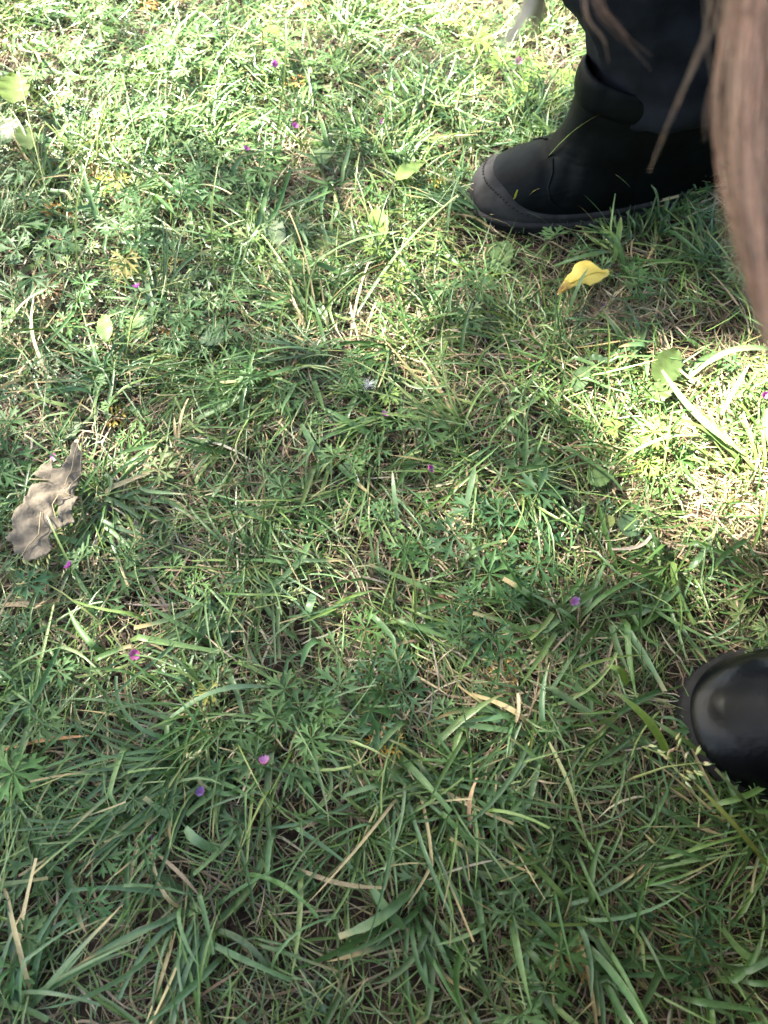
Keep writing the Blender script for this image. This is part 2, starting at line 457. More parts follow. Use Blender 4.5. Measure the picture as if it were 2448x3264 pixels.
# ------------------------------------------------------------------ where things are, in words
LANDMARKS = [('yellow fallen leaf', 1870, 880), ('curled brown dead leaf', 140, 1600), ("upper boot's toe", 1560, 600), ("lower boot's toe", 2200, 2300),
             ('right sunlit patch', 2280, 1450), ('white seed fluff', 1172, 1225), ('crossed pale straws', 1140, 980), ('lime pointed leaf', 1210, 720),
             ('upper bare earth', 910, 600), ('bottom left corner', 0, 3264), ('top left corner', 0, 0), ('sunlit top edge', 1450, 0),
             ('big seed head', 2165, 2440), ('left edge middle', 0, 2150), ('bottom edge middle', 1224, 3264), ('bottom right corner', 2448, 3264),
             ('picture centre', 1224, 1632), ('low orange leaf', 1215, 2370)]
ORD = ['nearest', 'second nearest', 'third nearest', 'fourth nearest', 'fifth nearest', 'sixth nearest', 'seventh nearest', 'eighth nearest', 'ninth nearest', 'tenth nearest']
def place_words(points):
    """for a list of pixel places of one kind: a phrase that singles each out by the landmark it lies by"""
    out = [None]*len(points); by = {}
    for i, (px, py) in enumerate(points):
        k = min(range(len(LANDMARKS)), key=lambda j: math.hypot(px-LANDMARKS[j][1], py-LANDMARKS[j][2]))
        by.setdefault(k, []).append(i)
    for k, ids in by.items():
        nm, lx, ly = LANDMARKS[k]
        # rank among all of the kind, so that the ordinal is true of the picture
        order = sorted(range(len(points)), key=lambda i: math.hypot(points[i][0]-lx, points[i][1]-ly))
        for i in ids:
            dx, dy = points[i][0]-lx, points[i][1]-ly
            side = ('right' if dx > 0 else 'left') if abs(dx) > abs(dy) else ('below' if dy > 0 else 'above')
            side = {'right': 'to its right', 'left': 'to its left', 'below': 'below it', 'above': 'above it'}[side]
            r = order.index(i)
            out[i] = f"{ORD[r] if r < 10 else str(r+1)+'th nearest'} to the {nm}, {side}"
    return out

# ------------------------------------------------------------------ leaf shapes
def cranesbill_leaf(seed, lobes=7, spread=300, narrow=1.0):
    """deeply cut round leaf, radius 1, stalk at the origin, every lobe folded along its rib"""
    r = random.Random(seed); V = [(0, 0, 0)]; F = []
    def add(p): V.append(p); return len(V)-1
    for k in range(lobes):
        a = R(-spread/2+spread*k/(lobes-1)+r.uniform(-5, 5)+90)
        ln = (1-0.32*abs(k-(lobes-1)/2)/((lobes-1)/2))*r.uniform(.88, 1.1)
        up = r.uniform(-.10, .22); curl = r.uniform(-.35, .1)
        def pt(u, v, lift=0.0):
            rr = math.hypot(u, v)
            x = (u*math.cos(a)-v*math.sin(a))*ln; y = (u*math.sin(a)+v*math.cos(a))*ln
            return add((x, y, up*rr+curl*rr*rr*.6+lift))
        n = narrow
        m1, m2, m3, tip = pt(.30, 0, -.02), pt(.56, 0, -.035), pt(.78, 0, -.02), pt(1.0, 0)
        for sg in (1, -1):
            j = r.uniform(.9, 1.1)
            a1 = pt(.16, .035*sg*n, .01); a2 = pt(.40, .075*sg*n, .012); a3 = pt(.52, .135*sg*n, .014)
            t0 = pt(.66*j, .25*sg, .01); t1 = pt(.79*j, .275*sg, .0); t2 = pt(.70, .155*sg, .008)
            nt_ = pt(.63, .07*sg*n, .012); c1 = pt(.83, .062*sg*n, .012)
            tris = [(0, a1, m1), (a1, a2, m1), (a2, m2, m1), (a2, a3, m2), (a3, nt_, m2), (a3, t0, t2), (t0, t1, t2), (a3, t2, nt_), (nt_, m3, m2), (nt_, c1, m3), (c1, tip, m3)]
            for t in tris: F.append(t if sg < 0 else (t[0], t[2], t[1]))
    return mk_mesh('leaf', np.array(V), np.array(F))
CB = [cranesbill_leaf(s, lb, sp, nw) for s, lb, sp, nw in ((1, 7, 300, 1), (2, 7, 285, .8), (3, 5, 230, 1.1), (4, 7, 310, .65), (5, 6, 260, 1.0), (6, 5, 200, 1.25), (8, 7, 250, .75))]
for m in CB: m.materials.append(M_leaf)

def oval_leaf(seed, wid=.62, teeth=7, point=.8, amp=.05):
    """broad leaf, length 1 along +y from the stalk, toothed edge, sunken rib, waved blade"""
    r = random.Random(seed); n = teeth*2+2; V, F = [], []
    for i in range(n+1):
        s = i/n
        hw = wid*.5*(math.sin(math.pi*s**point))**.75*(1+(amp*2.0 if i % 2 else -amp)) if 0 < i < n else .012
        wave = .04*math.sin(6*s+r.random()*6)
        droop = -.22*s*s
        for q in (-1, -.5, 0, .5, 1):
            V.append((hw*q, s+.03*abs(q)*(1 if i % 2 else -.4), droop+wave*abs(q)+.10*hw*abs(q)**1.2-(.02 if q == 0 else 0)))
    for i in range(n):
        for q in range(4):
            b = i*5+q; F.append((b, b+1, b+6, b+5))
    return mk_mesh('leaf', np.array(V), F)
OV = [oval_leaf(1), oval_leaf(2, .85, 8, .7, .06), oval_leaf(3, .42, 6, .9, .03), oval_leaf(4, .26, 8, 1.0, .02), oval_leaf(5, .98, 9, .75, .05)]
for m in OV: m.materials.append(M_leaf)

def tube(path, r0, r1, k=4):
    P = [Vector(p) for p in path]; n = len(P); V, F = [], []
    for j, p in enumerate(P):
        tg = (P[min(j+1, n-1)]-P[max(j-1, 0)]).normalized()
        u = tg.cross(Vector((0.13, 0.21, 1))).normalized(); v = tg.cross(u)
        rr = r0+(r1-r0)*j/(n-1)
        for q in range(k):
            an = 2*math.pi*q/k; V.append(tuple(p+(u*math.cos(an)+v*math.sin(an))*rr))
    for j in range(n-1):
        for q in range(k):
            F.append((j*k+q, j*k+(q+1) % k, (j+1)*k+(q+1) % k, (j+1)*k+q))
    return np.array(V), np.array(F)

def arc(a, b, lift, n=6):
    a, b = Vector(a), Vector(b)
    return [a.lerp(b, i/n)+Vector((0, 0, lift*math.sin(math.pi*i/n))) for i in range(n+1)]

# ------------------------------------------------------------------ cranesbill plants
G_MID, G_BRI, G_PALE, G_DARK, G_YEL, G_LIME = (.075, .150, .050), (.105, .195, .060), (.19, .25, .10), (.050, .115, .045), (.28, .27, .07), (.20, .30, .07)
# px, py, leaves, leaf radius m, colour
CRANES = [(600, 590, 5, .026, G_MID), (690, 640, 5, .022, G_MID), (455, 470, 4, .020, G_MID), (570, 430, 5, .024, G_BRI), (720, 500, 5, .022, G_BRI),
          (380, 690, 3, .026, G_MID), (560, 720, 5, .026, G_MID), (610, 190, 5, .028, G_BRI), (480, 250, 5, .026, G_BRI), (690, 280, 5, .026, G_BRI),
          (860, 215, 5, .024, G_BRI), (330, 340, 5, .024, G_BRI), (220, 240, 5, .028, G_BRI), (90, 560, 4, .024, G_MID), (815, 580, 4, .024, G_BRI),
          (430, 840, 4, .024, G_MID), (150, 880, 4, .026, G_MID), (230, 1010, 4, .022, G_MID), (60, 760, 4, .024, G_MID), (300, 150, 4, .028, G_BRI),
          (1050, 300, 4, .024, G_BRI), (1480, 160, 4, .028, G_LIME), (1620, 300, 5, .026, G_LIME), (1090, 500, 4, .020, G_BRI), (1740, 330, 4, .022, G_LIME),
          (1310, 1435, 5, .026, G_MID), (1205, 1690, 1, .030, G_BRI), (1290, 1700, 4, .022, G_MID), (1660, 1540, 1, .034, G_MID), (1540, 1715, 5, .026, G_DARK),
          (1650, 1730, 4, .030, G_DARK), (1470, 1850, 2, .030, G_MID), (1570, 1960, 5, .024, G_DARK), (1095, 1545, 4, .018, G_BRI), (950, 1680, 2, .024, G_MID),
          (1100, 1195, 3, .022, G_MID), (1240, 1295, 1, .016, G_LIME), (1240, 880, 3, .024, G_LIME), (1480, 1000, 4, .024, G_MID), (700, 1180, 4, .024, G_MID),
          (525, 1530, 1, .030, G_PALE), (420, 1360, 3, .016, G_BRI), (350, 1850, 4, .022, G_MID), (600, 1890, 2, .020, G_BRI), (30, 1480, 4, .022, G_MID),
          (90, 1900, 3, .020, G_DARK), (165, 2180, 3, .024, G_BRI), (860, 1300, 2, .022, G_MID), (700, 1010, 4, .020, G_MID),
          (1125, 2285, 4, .024, G_MID), (985, 2270, 3, .022, G_BRI), (800, 2220, 3, .026, G_MID), (1135, 2130, 4, .024, G_BRI), (925, 2370, 5, .022, G_MID),
          (1230, 2240, 4, .022, G_DARK), (1520, 2120, 3, .024, G_MID), (1670, 2720, 2, .026, G_MID), (1690, 2990, 3, .024, G_MID),
          (150, 2745, 1, .036, G_MID), (35, 2460, 2, .026, G_BRI), (100, 2320, 3, .026, G_BRI), (290, 2760, 3, .022, G_MID), (20, 3090, 4, .026, G_BRI),
          (2110, 2960, 4, .024, G_DARK), (1640, 3220, 1, .024, G_MID), (480, 2620, 4, .018, G_MID), (1480, 3050, 1, .018, G_PALE),
          (1960, 925, 4, .024, G_MID), (2290, 870, 4, .022, G_MID), (2010, 1440, 3, .022, G_LIME), (2090, 1500, 3, .022, G_BRI), (2350, 2050, 3, .018, G_PALE),
          (2390, 1330, 4, .022, G_BRI), (560, 1080, 4, .02, G_MID), (300, 1180, 3, .022, G_MID), (1790, 870, 2, .022, G_MID)]
def plant(px, py, nl, rad, col, label):
    base = at(px, py, 0.004)
    t = thing('cranesbill_plant', base, label, 'plant', 'cut-leaved cranesbill plants')
    r = random.Random(int(px*7+py))
    for k in range(nl):
        a = k*2.399+r.uniform(-.4, .4)
        if nl == 1: d, h = 0.0, .020
        else: d, h = rad*(.25+.75*math.sqrt((k+.3)/nl))*1.25, r.uniform(.012, .034)
        p = Vector((math.cos(a)*d, math.sin(a)*d, h))
        v = r.uniform(.75, 1.25)
        c = tuple(x*v*r.uniform(.93, 1.07) for x in col)
        if nl > 2 and r.random() < .015: c = tuple(x*r.uniform(.8, 1.1) for x in G_YEL)
        tiltm = r.uniform(.1, .7)*(1 if nl > 1 else .25)
        sc = rad*r.uniform(.72, 1.12)
        lf = link('leaf', r.choice(CB), None, t, p, None, (sc, sc, sc), c)
        # lean the blade outwards
        q = Matrix.Rotation(a-math.pi/2 if nl > 1 else r.uniform(0, 6.3), 4, 'Z') @ Matrix.Rotation(-tiltm*.9+.25, 4, 'X')
        lf.rotation_euler = q.to_euler()
        root = Vector((0, 0, -.003))
        V, F = tube(arc(root, p, .004, 4), .0007, .0005, 4)
        # the stalk belongs to its leaf: bring it into the leaf's own space
        Mi = (Matrix.Translation(p) @ q @ Matrix.Scale(sc, 4)).inverted()
        V = np.array([tuple(Mi @ Vector(v_)) for v_ in V])
        link('stalk', mk_mesh('stalk', V, F), M_leaf, lf, color=(.16, .17, .07))
_cat = {G_MID: 'mid green', G_BRI: 'fresh green', G_PALE: 'pale green', G_DARK: 'dark green', G_YEL: 'yellowing', G_LIME: 'light green'}
for (px, py, nl, rad, col), wd in zip(CRANES, place_words([c[:2] for c in CRANES])):
    plant(px, py, nl, rad, col, f"{_cat[col]} cranesbill {'leaf' if nl == 1 else 'clump'} {wd}")

# the rest of the cranesbill, too much to count, thickest towards the upper left
def cranesbill_mass():
    r = random.Random(5); V, F, Cc, off = [], [], [], 0
    base = []
    for m in CB:
        v = np.zeros(len(m.vertices)*3, np.float32); m.vertices.foreach_get('co', v)
        f = np.zeros(len(m.polygons)*3, np.int32); m.loops.foreach_get('vertex_index', f)
        base.append((v.reshape(-1, 3), f.reshape(-1, 3)))
    n = 0
    while n < 1500:
        x, y = r.uniform(-.75, .85), r.uniform(-.25, 1.45)
        px, py = pix([(x, y, 0)])[0]
        d = .16
        if py < 1100 and px < 1100: d = 1.0
        elif py < 500: d = .75
        elif py < 1300 and px < 800: d = .5
        if r.random() > d: continue
        n += 1
        bv, bf = base[r.randrange(len(base))]
        sc = r.uniform(.010, .023)
        q = Matrix.Translation((x, y, float(gz(x, y))+r.uniform(.006, .024))) @ Matrix.Rotation(r.uniform(0, 6.3), 4, 'Z') @ Matrix.Rotation(r.uniform(-.6, .6), 4, 'X') @ Matrix.Scale(sc, 4)
        q = np.array(q)
        V.append(bv@q[:3, :3].T+q[:3, 3]); F.append(bf+off); off += len(bv)
        c = np.array(r.choice([G_MID, G_BRI, G_MID, G_DARK, G_BRI, G_PALE] if r.random() > .06 else [G_YEL, (.45, .22, .07), (.35, .2, .1)]))*r.uniform(.75, 1.2)
        Cc.append(np.repeat(c[None], len(bv), 0))
    o = link('cranesbill_ground_cover', mk_mesh('cranesbill_ground_cover', np.concatenate(V), np.concatenate(F), np.concatenate(Cc)), M_grass)
    tag(o, 'small cut cranesbill leaves woven all through the turf', 'ground cover', kind='stuff')
cranesbill_mass()

# withered cranesbill leaves
WITH = [(365, 565, .028, (.62, .50, .08), 'yellow withered cranesbill leaf beside an orange one at upper left'),
        (295, 560, .020, (.58, .30, .13), 'pinkish orange withered leaf left of the yellow withered one'),
        (190, 690, .024, (.62, .33, .10), 'orange withered cranesbill leaf near the left edge, upper part'),
        (185, 330, .018, (.55, .28, .10), 'orange dry leaf high up at the left, topmost on that side'),
        (1370, 570, .026, (.55, .42, .08), 'yellow and orange withered leaf left of the upper boot'),
        (1210, 2370, .017, (.62, .34, .07), 'faded orange leaf low in the middle under a green clump'),
        (1255, 2365, .014, (.55, .40, .09), 'small yellow-brown withered leaf touching the orange one, low middle'),
        (2360, 1600, .022, (.68, .45, .07), 'orange-yellow withered leaf at the right edge below the sunlit patch'),
        (2420, 1640, .020, (.60, .36, .22), 'pale pinkish withered leaf at the far right below the sunlit patch'),
        (2040, 1480, .014, (.50, .16, .09), 'small red-brown withered leaf inside the left edge of sunlit patch'),
        (1600, 2130, .020, (.42, .28, .08), 'curled yellow-brown leaf lying left of the lower boot'),
        (1820, 3080, .024, (.45, .33, .13), 'tan withered leaf with brown edges near the bottom right'),
        (365, 1330, .017, (.40, .30, .08), 'yellowish brown small leaf upper right of the brown dead leaf'),
        (545, 1050, .018, (.48, .30, .10), 'tan orange withered leaf in the grass left of centre'),
        (1960, 205, .018, (.62, .36, .08), 'orange leaf glimpsed between trouser leg and upper boot collar'),
        (960, 15, .02, (.60, .30, .18), 'blurred pinkish orange leaf at the very top edge')]
for i, (px, py, rad, col, lab) in enumerate(WITH):
    t = thing('withered_leaf', at(px, py, .012), lab, 'leaf', 'withered cranesbill leaves')
    r = random.Random(i); q = (r.uniform(-.3, .3), r.uniform(-.3, .3), r.uniform(0, 6.3))
    lf = link('blade', CB[(i*3) % len(CB)], None, t, None, q, (rad, rad, rad*2.2), col)
    V, F = tube(arc((0, 0, 0), (r.uniform(-.02, .02), r.uniform(-.02, .02), -.008), .004, 4), .0007, .0005)
    link('stalk', mk_mesh('stalk', V, F), M_leaf, t, color=(.35, .16, .08))

# ------------------------------------------------------------------ broad leaves
# base px,py -> tip px,py, height, shape, colour, label
BROAD = [(1200, 660, 1215, 775, .030, 2, (.24, .36, .09), 'lime pointed leaf standing out above the middle of the grass'),
         (1260, 575, 1340, 535, .030, 2, (.22, .32, .09), 'light green pointed leaf up and right of the lime pointed leaf'),
         (840, 90, 890, 140, .05, 1, (.27, .40, .08), 'small lime leaf on a tall stem near the top, left of middle'),
         (40, 330, 60, 250, .05, 0, (.27, .40, .08), 'lime oval leaf at left edge, upper of three near top left'),
         (25, 460, 38, 395, .03, 1, (.15, .20, .09), 'round pale leaf at the left edge near the top'),
         (95, 480, 75, 410, .048, 2, (.27, .40, .09), 'lime narrow leaf touching the round pale leaf at left edge'),
         (395, 515, 335, 505, .018, 0, (.20, .30, .09), 'light green toothed leaf above the yellow withered leaf'),
         (990, 430, 1110, 480, .012, 1, (.26, .30, .13), 'large pale spotted leaf lying upper middle, left of the boot'),
         (1040, 520, 1000, 480, .02, 1, (.17, .26, .10), 'rounded green leaf just below the pale spotted leaf'),
         (700, 1105, 650, 1060, .012, 1, (.10, .17, .09), 'broad dull green leaf left of centre half hidden by blades'),
         (1580, 770, 1610, 850, .016, 1, (.13, .21, .08), 'broad oval green leaf below the upper boot'),
         (1540, 830, 1600, 870, .014, 0, (.13, .22, .08), 'crinkled green leaf left of the broad oval leaf under boot'),
         (1870, 1530, 1945, 1530, .018, 1, (.12, .20, .07), 'rounded toothed leaf left below the right-hand sunlit patch'),
         (1855, 1140, 1955, 1155, .020, 3, (.085, .15, .08), 'dark narrow leaf with a clear midrib, right of centre'),
         (1830, 1250, 1870, 1170, .018, 2, (.10, .16, .075), 'grey-green pointed leaf under the dark narrow leaf'),
         (310, 1520, 280, 1605, .008, 1, (.075, .13, .045), 'dark olive round leaf right of the brown dead leaf'),
         (215, 1400, 230, 1320, .014, 1, (.09, .15, .05), 'olive green leaf just above the brown dead leaf'),
         (2000, 1710, 2010, 1640, .02, 1, (.10, .17, .09), 'grey green heart-shaped leaf below the sunlit patch'),
         (2090, 1220, 2150, 1130, .022, 0, (.19, .29, .09), 'bright toothed leaf above the sunlit patch, right side'),
         (2060, 1280, 2140, 1230, .022, 0, (.17, .27, .08), 'lit green leaf at the upper left rim of the sunlit patch'),
         (900, 790, 850, 690, .012, 2, (.20, .27, .15), 'pale grey-green leaf of the upper left rosette, pointing up'),
         (915, 790, 960, 740, .012, 2, (.20, .27, .15), 'pale grey-green leaf of the upper left rosette, pointing right'),
         (1010, 760, 1080, 800, .014, 1, (.17, .24, .08), 'speckled yellow-green crumpled leaf left of the lime leaf'),
         (340, 1090, 335, 1010, .035, 2, (.16, .25, .08), 'upright pointed leaf on a dark stem, left middle'),
         (450, 1080, 440, 1010, .02, 1, (.14, .22, .07), 'oval green leaf right of the upright pointed leaf'),
         (1940, 1640, 1930, 1690, .02, 1, (.20, .24, .08), 'small yellowish round leaf beside the heart-shaped leaf'),
         (720, 1080, 640, 1090, .018, 4, (.13, .2, .11), 'round grey-green leaf over the broad dull leaf, left of centre'),
         (140, 600, 150, 670, .014, 1, (.12, .19, .07), 'round green leaf just above the orange left-edge withered leaf'),
         (1070, 930, 1000, 960, .012, 1, (.13, .2, .1), 'grey green rounded leaf by the crossed pale straws')]
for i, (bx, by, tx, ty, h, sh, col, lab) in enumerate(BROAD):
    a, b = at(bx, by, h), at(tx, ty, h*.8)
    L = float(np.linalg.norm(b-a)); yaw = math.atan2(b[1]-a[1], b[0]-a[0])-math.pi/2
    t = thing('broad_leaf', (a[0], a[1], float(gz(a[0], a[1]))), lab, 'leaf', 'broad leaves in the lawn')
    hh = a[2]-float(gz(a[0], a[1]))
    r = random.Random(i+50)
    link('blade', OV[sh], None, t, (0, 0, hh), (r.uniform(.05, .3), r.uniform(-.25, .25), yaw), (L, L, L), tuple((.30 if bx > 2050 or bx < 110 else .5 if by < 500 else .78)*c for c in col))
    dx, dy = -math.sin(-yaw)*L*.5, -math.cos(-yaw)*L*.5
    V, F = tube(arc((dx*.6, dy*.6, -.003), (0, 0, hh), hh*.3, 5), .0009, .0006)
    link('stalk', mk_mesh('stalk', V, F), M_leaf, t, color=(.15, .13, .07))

# ------------------------------------------------------------------ outline leaves: the dead brown one and the yellow one
def outline_mesh(name, pts, step, height, hole=None):
    """pts: closed outline (world xy); filled by constrained triangulation; height(x,y) gives z"""
    P = [Vector((p[0], p[1])) for p in pts]
    edges = [(i, (i+1) % len(P)) for i in range(len(P))]
    xs = [p.x for p in P]; ys = [p.y for p in P]
    def inside(q, poly):
        c = False
        for i in range(len(poly)):
            a, b = poly[i], poly[i-1]
            if (a.y > q.y) != (b.y > q.y) and q.x < (b.x-a.x)*(q.y-a.y)/(b.y-a.y)+a.x: c = not c
        return c
    H = [Vector((p[0], p[1])) for p in hole] if hole else None
    allp = list(P)
    if H:
        o = len(allp); allp += H; edges += [(o+i, o+(i+1) % len(H)) for i in range(len(H))]
    r = random.Random(3)
    y = min(ys)
    while y < max(ys):
        x = min(xs)
        while x < max(xs):
            q = Vector((x+r.uniform(-.3, .3)*step, y+r.uniform(-.3, .3)*step))
            if inside(q, P) and not (H and inside(q, H)): allp.append(q)
            x += step
        y += step
    vs, es, fs, *_ = geometry.delaunay_2d_cdt(allp, edges, [], 0, 1e-7)
    keep = []
    for f in fs:
        c = sum((vs[i] for i in f), Vector((0, 0)))/len(f)
        if inside(c, P) and not (H and inside(c, H)): keep.append(tuple(f))
    V = np.array([(v.x, v.y, height(v.x, v.y)) for v in vs])
    return mk_mesh(name, V, np.array(keep))

def dead_leaf():
    def w(q, z=.042): return at(q[0]/4.706, 1380+q[1]/4.706, z)
    O = [(1150, 185), (1200, 240), (1230, 330), (1215, 480), (1180, 640), (1150, 800), (1110, 930), (1190, 970), (1130, 1040), (1040, 1140), (1060, 1270), (870, 1370), (690, 1420), (670, 1480),
         (690, 1680), (670, 1740), (640, 1790), (560, 1810), (500, 1840), (400, 1832), (300, 1840), (255, 1760), (190, 1765), (170, 1710), (130, 1600), (95, 1590), (65, 1540), (150, 1450), (180, 1300), (250, 1190), (310, 1150),
         (380, 1080), (450, 960), (490, 820), (560, 790), (620, 800), (780, 740), (680, 725), (600, 700), (520, 650), (560, 600), (570, 540), (590, 470), (650, 455), (700, 430), (790, 390), (780, 470), (800, 540), (880, 540), (940, 530),
         (960, 480), (1000, 440), (1020, 390), (1060, 330), (1100, 230)]
    # roughen the torn edge
    r = random.Random(9); O2 = []
    for i in range(len(O)):
        a, b = O[i], O[(i+1) % len(O)]; m = max(1, int(math.hypot(a[0]-b[0], a[1]-b[1])/38))
        for k in range(m):
            f = k/m; O2.append((a[0]+(b[0]-a[0])*f+r.uniform(-9, 9), a[1]+(b[1]-a[1])*f+r.uniform(-9, 9)))
    hole = [(800, 1100), (850, 1050), (870, 1090), (850, 1180), (855, 1220), (830, 1250), (805, 1200)]
    W = [w(q) for q in O2]; Hh = [w(q) for q in hole]
    c = np.mean(W, 0)
    rot = at(60, 1700)-at(250, 1420); rot = rot[:2]/np.linalg.norm(rot[:2]); per = np.array([-rot[1], rot[0]])
    def height(x, y):
        u = (x-c[0])*rot[0]+(y-c[1])*rot[1]; v = (x-c[0])*per[0]+(y-c[1])*per[1]
        tri = lambda k: abs((k % 1.0)*2-1)*2-1
        z = .042+.007*tri(v*9+u*3+.2)+.004*tri(u*14+v*6)+.0022*tri(u*37-v*29)+.0016*tri(v*61+u*43)
        return z+float(gz(x, y))-.002
    t = thing('dead_leaf', (c[0], c[1], float(gz(c[0], c[1]))), 'curled torn brown dead leaf lying on the grass at the left edge', 'leaf')
    loc = Vector(t.location)
    me = outline_mesh('blade', W, .0032, height, Hh)
    for v in me.vertices: v.co -= loc
    b = link('blade', me, M_dead, t)
    sm = b.modifiers.new('thickness', 'SOLIDIFY'); sm.thickness = .0006
    for nm, pp in (('leaf_vein', [(1290, 80), (1160, 330), (1075, 560), (1030, 700), (990, 800), (940, 830)]), ('leaf_vein', [(1312, 105), (1270, 330), (1190, 620), (1090, 800), (1005, 915), (1075, 945), (1000, 948), (890, 955), (800, 1090), (825, 1260)]),
                   ('leaf_vein', [(610, 1180), (590, 1300), (540, 1480), (470, 1590), (370, 1660), (280, 1790)]), ('leaf_vein', [(500, 745), (620, 755), (760, 745)])):
        path = []
        for q in pp:
            p0 = w(q); path.append(Vector((p0[0], p0[1], max(height(p0[0], p0[1])+.0022, 0)))-loc)
        V, F = tube(path, .0006, .0004, 5)
        link(nm, mk_mesh(nm, V, F), M_leaf, t, color=(.36, .29, .19))
dead_leaf()

def yellow_leaf():
    def w(q, z=.044): return at(1700+q[0]/4.74, 780+q[1]/4.74, z)
    O = [(400, 722), (420, 640), (480, 560), (550, 430), (600, 400), (640, 300), (720, 220), (800, 200), (870, 230), (940, 310), (1020, 375), (1100, 365), (1130, 400), (1110, 450), (1040, 500), (985, 550), (920, 565), (860, 585), (790, 560), (740, 575), (620, 625), (550, 660), (480, 690)]
    W = [w(q) for q in O]; c = np.mean(W, 0); W = [c+(p_-c)*1.1 for p_ in W]
    ax = w((1100, 400))[:2]-w((420, 700))[:2]; ax = ax/np.linalg.norm(ax); per = np.array([-ax[1], ax[0]])
    def height(x, y):
        u = (x-c[0])*ax[0]+(y-c[1])*ax[1]; v = (x-c[0])*per[0]+(y-c[1])*per[1]
        return float(gz(x, y))+.041+.003*math.cos(v*75)+.0012*math.sin(u*210+v*60)-.35*max(0, v)*max(0, v)*8
    t = thing('yellow_leaf', (c[0], c[1], float(gz(c[0], c[1]))), 'yellow fallen leaf with a brown tip lying below the upper boot', 'leaf')
    loc = Vector(t.location)
    me = outline_mesh('blade', W, .0022, height)
    for v in me.vertices: v.co -= loc
    m, tr, p = new_mat('yellow_leaf'); N, L = tr.nodes, tr.links
    tc = N.new('ShaderNodeTexCoord')
    tipp = w((440, 670))-np.array(loc)
    ds = N.new('ShaderNodeVectorMath'); ds.operation = 'DISTANCE'; ds.inputs[1].default_value = tuple(tipp)
    L.new(tc.outputs['Object'], ds.inputs[0])
    nz = N.new('ShaderNodeTexNoise'); nz.inputs['Scale'].default_value = 260; nz.inputs['Detail'].default_value = 3
    L.new(tc.outputs['Object'], nz.inputs['Vector'])
    ad = N.new('ShaderNodeMath'); ad.operation = 'MULTIPLY_ADD'; ad.inputs[1].default_value = .014
    L.new(nz.outputs['Fac'], ad.inputs[0]); L.new(ds.outputs['Value'], ad.inputs[2])
    cr = N.new('ShaderNodeValToRGB'); e = cr.color_ramp.elements
    e[0].position = .010; e[0].color = (.16, .08, .02, 1); e[1].position = .022; e[1].color = (.68, .54, .13, 1)
    L.new(ad.outputs[0], cr.inputs[0])
    n2 = N.new('ShaderNodeTexNoise'); n2.inputs['Scale'].default_value = 420; L.new(tc.outputs['Object'], n2.inputs['Vector'])
    c2 = N.new('ShaderNodeValToRGB'); c2.color_ramp.elements[0].position = .70; c2.color_ramp.elements[0].color = (1, 1, 1, 1)
    c2.color_ramp.elements[1].position = .76; c2.color_ramp.elements[1].color = (.45, .33, .25, 1)
    L.new(n2.outputs['Fac'], c2.inputs[0])
    mu = N.new('ShaderNodeMix'); mu.data_type = 'RGBA'; mu.blend_type = 'MULTIPLY'; mu.inputs[0].default_value = 1
    L.new(cr.outputs[0], mu.inputs[6]); L.new(c2.outputs[0], mu.inputs[7]); L.new(mu.outputs[2], p.inputs['Base Color'])
    p.inputs['Roughness'].default_value = .55
    tl = N.new('ShaderNodeBsdfTranslucent'); L.new(mu.outputs[2], tl.inputs['Color'])
    ms = N.new('ShaderNodeMixShader'); ms.inputs[0].default_value = .25
    L.new(p.outputs[0], ms.inputs[1]); L.new(tl.outputs[0], ms.inputs[2]); L.new(ms.outputs[0], N['Material Output'].inputs['Surface'])
    b = link('blade', me, m, t)
    sm = b.modifiers.new('thickness', 'SOLIDIFY'); sm.thickness = .0004
    path = []
    for q in ((430, 700), (560, 590), (720, 500), (900, 440), (1090, 410)):
        p0 = w(q); path.append(Vector((p0[0], p0[1], height(p0[0], p0[1])+.0003))-loc)
    V, F = tube(path, .0007, .0003, 5)
    link('midrib', mk_mesh('midrib', V, F), M_leaf, t, color=(.55, .40, .06))
yellow_leaf()

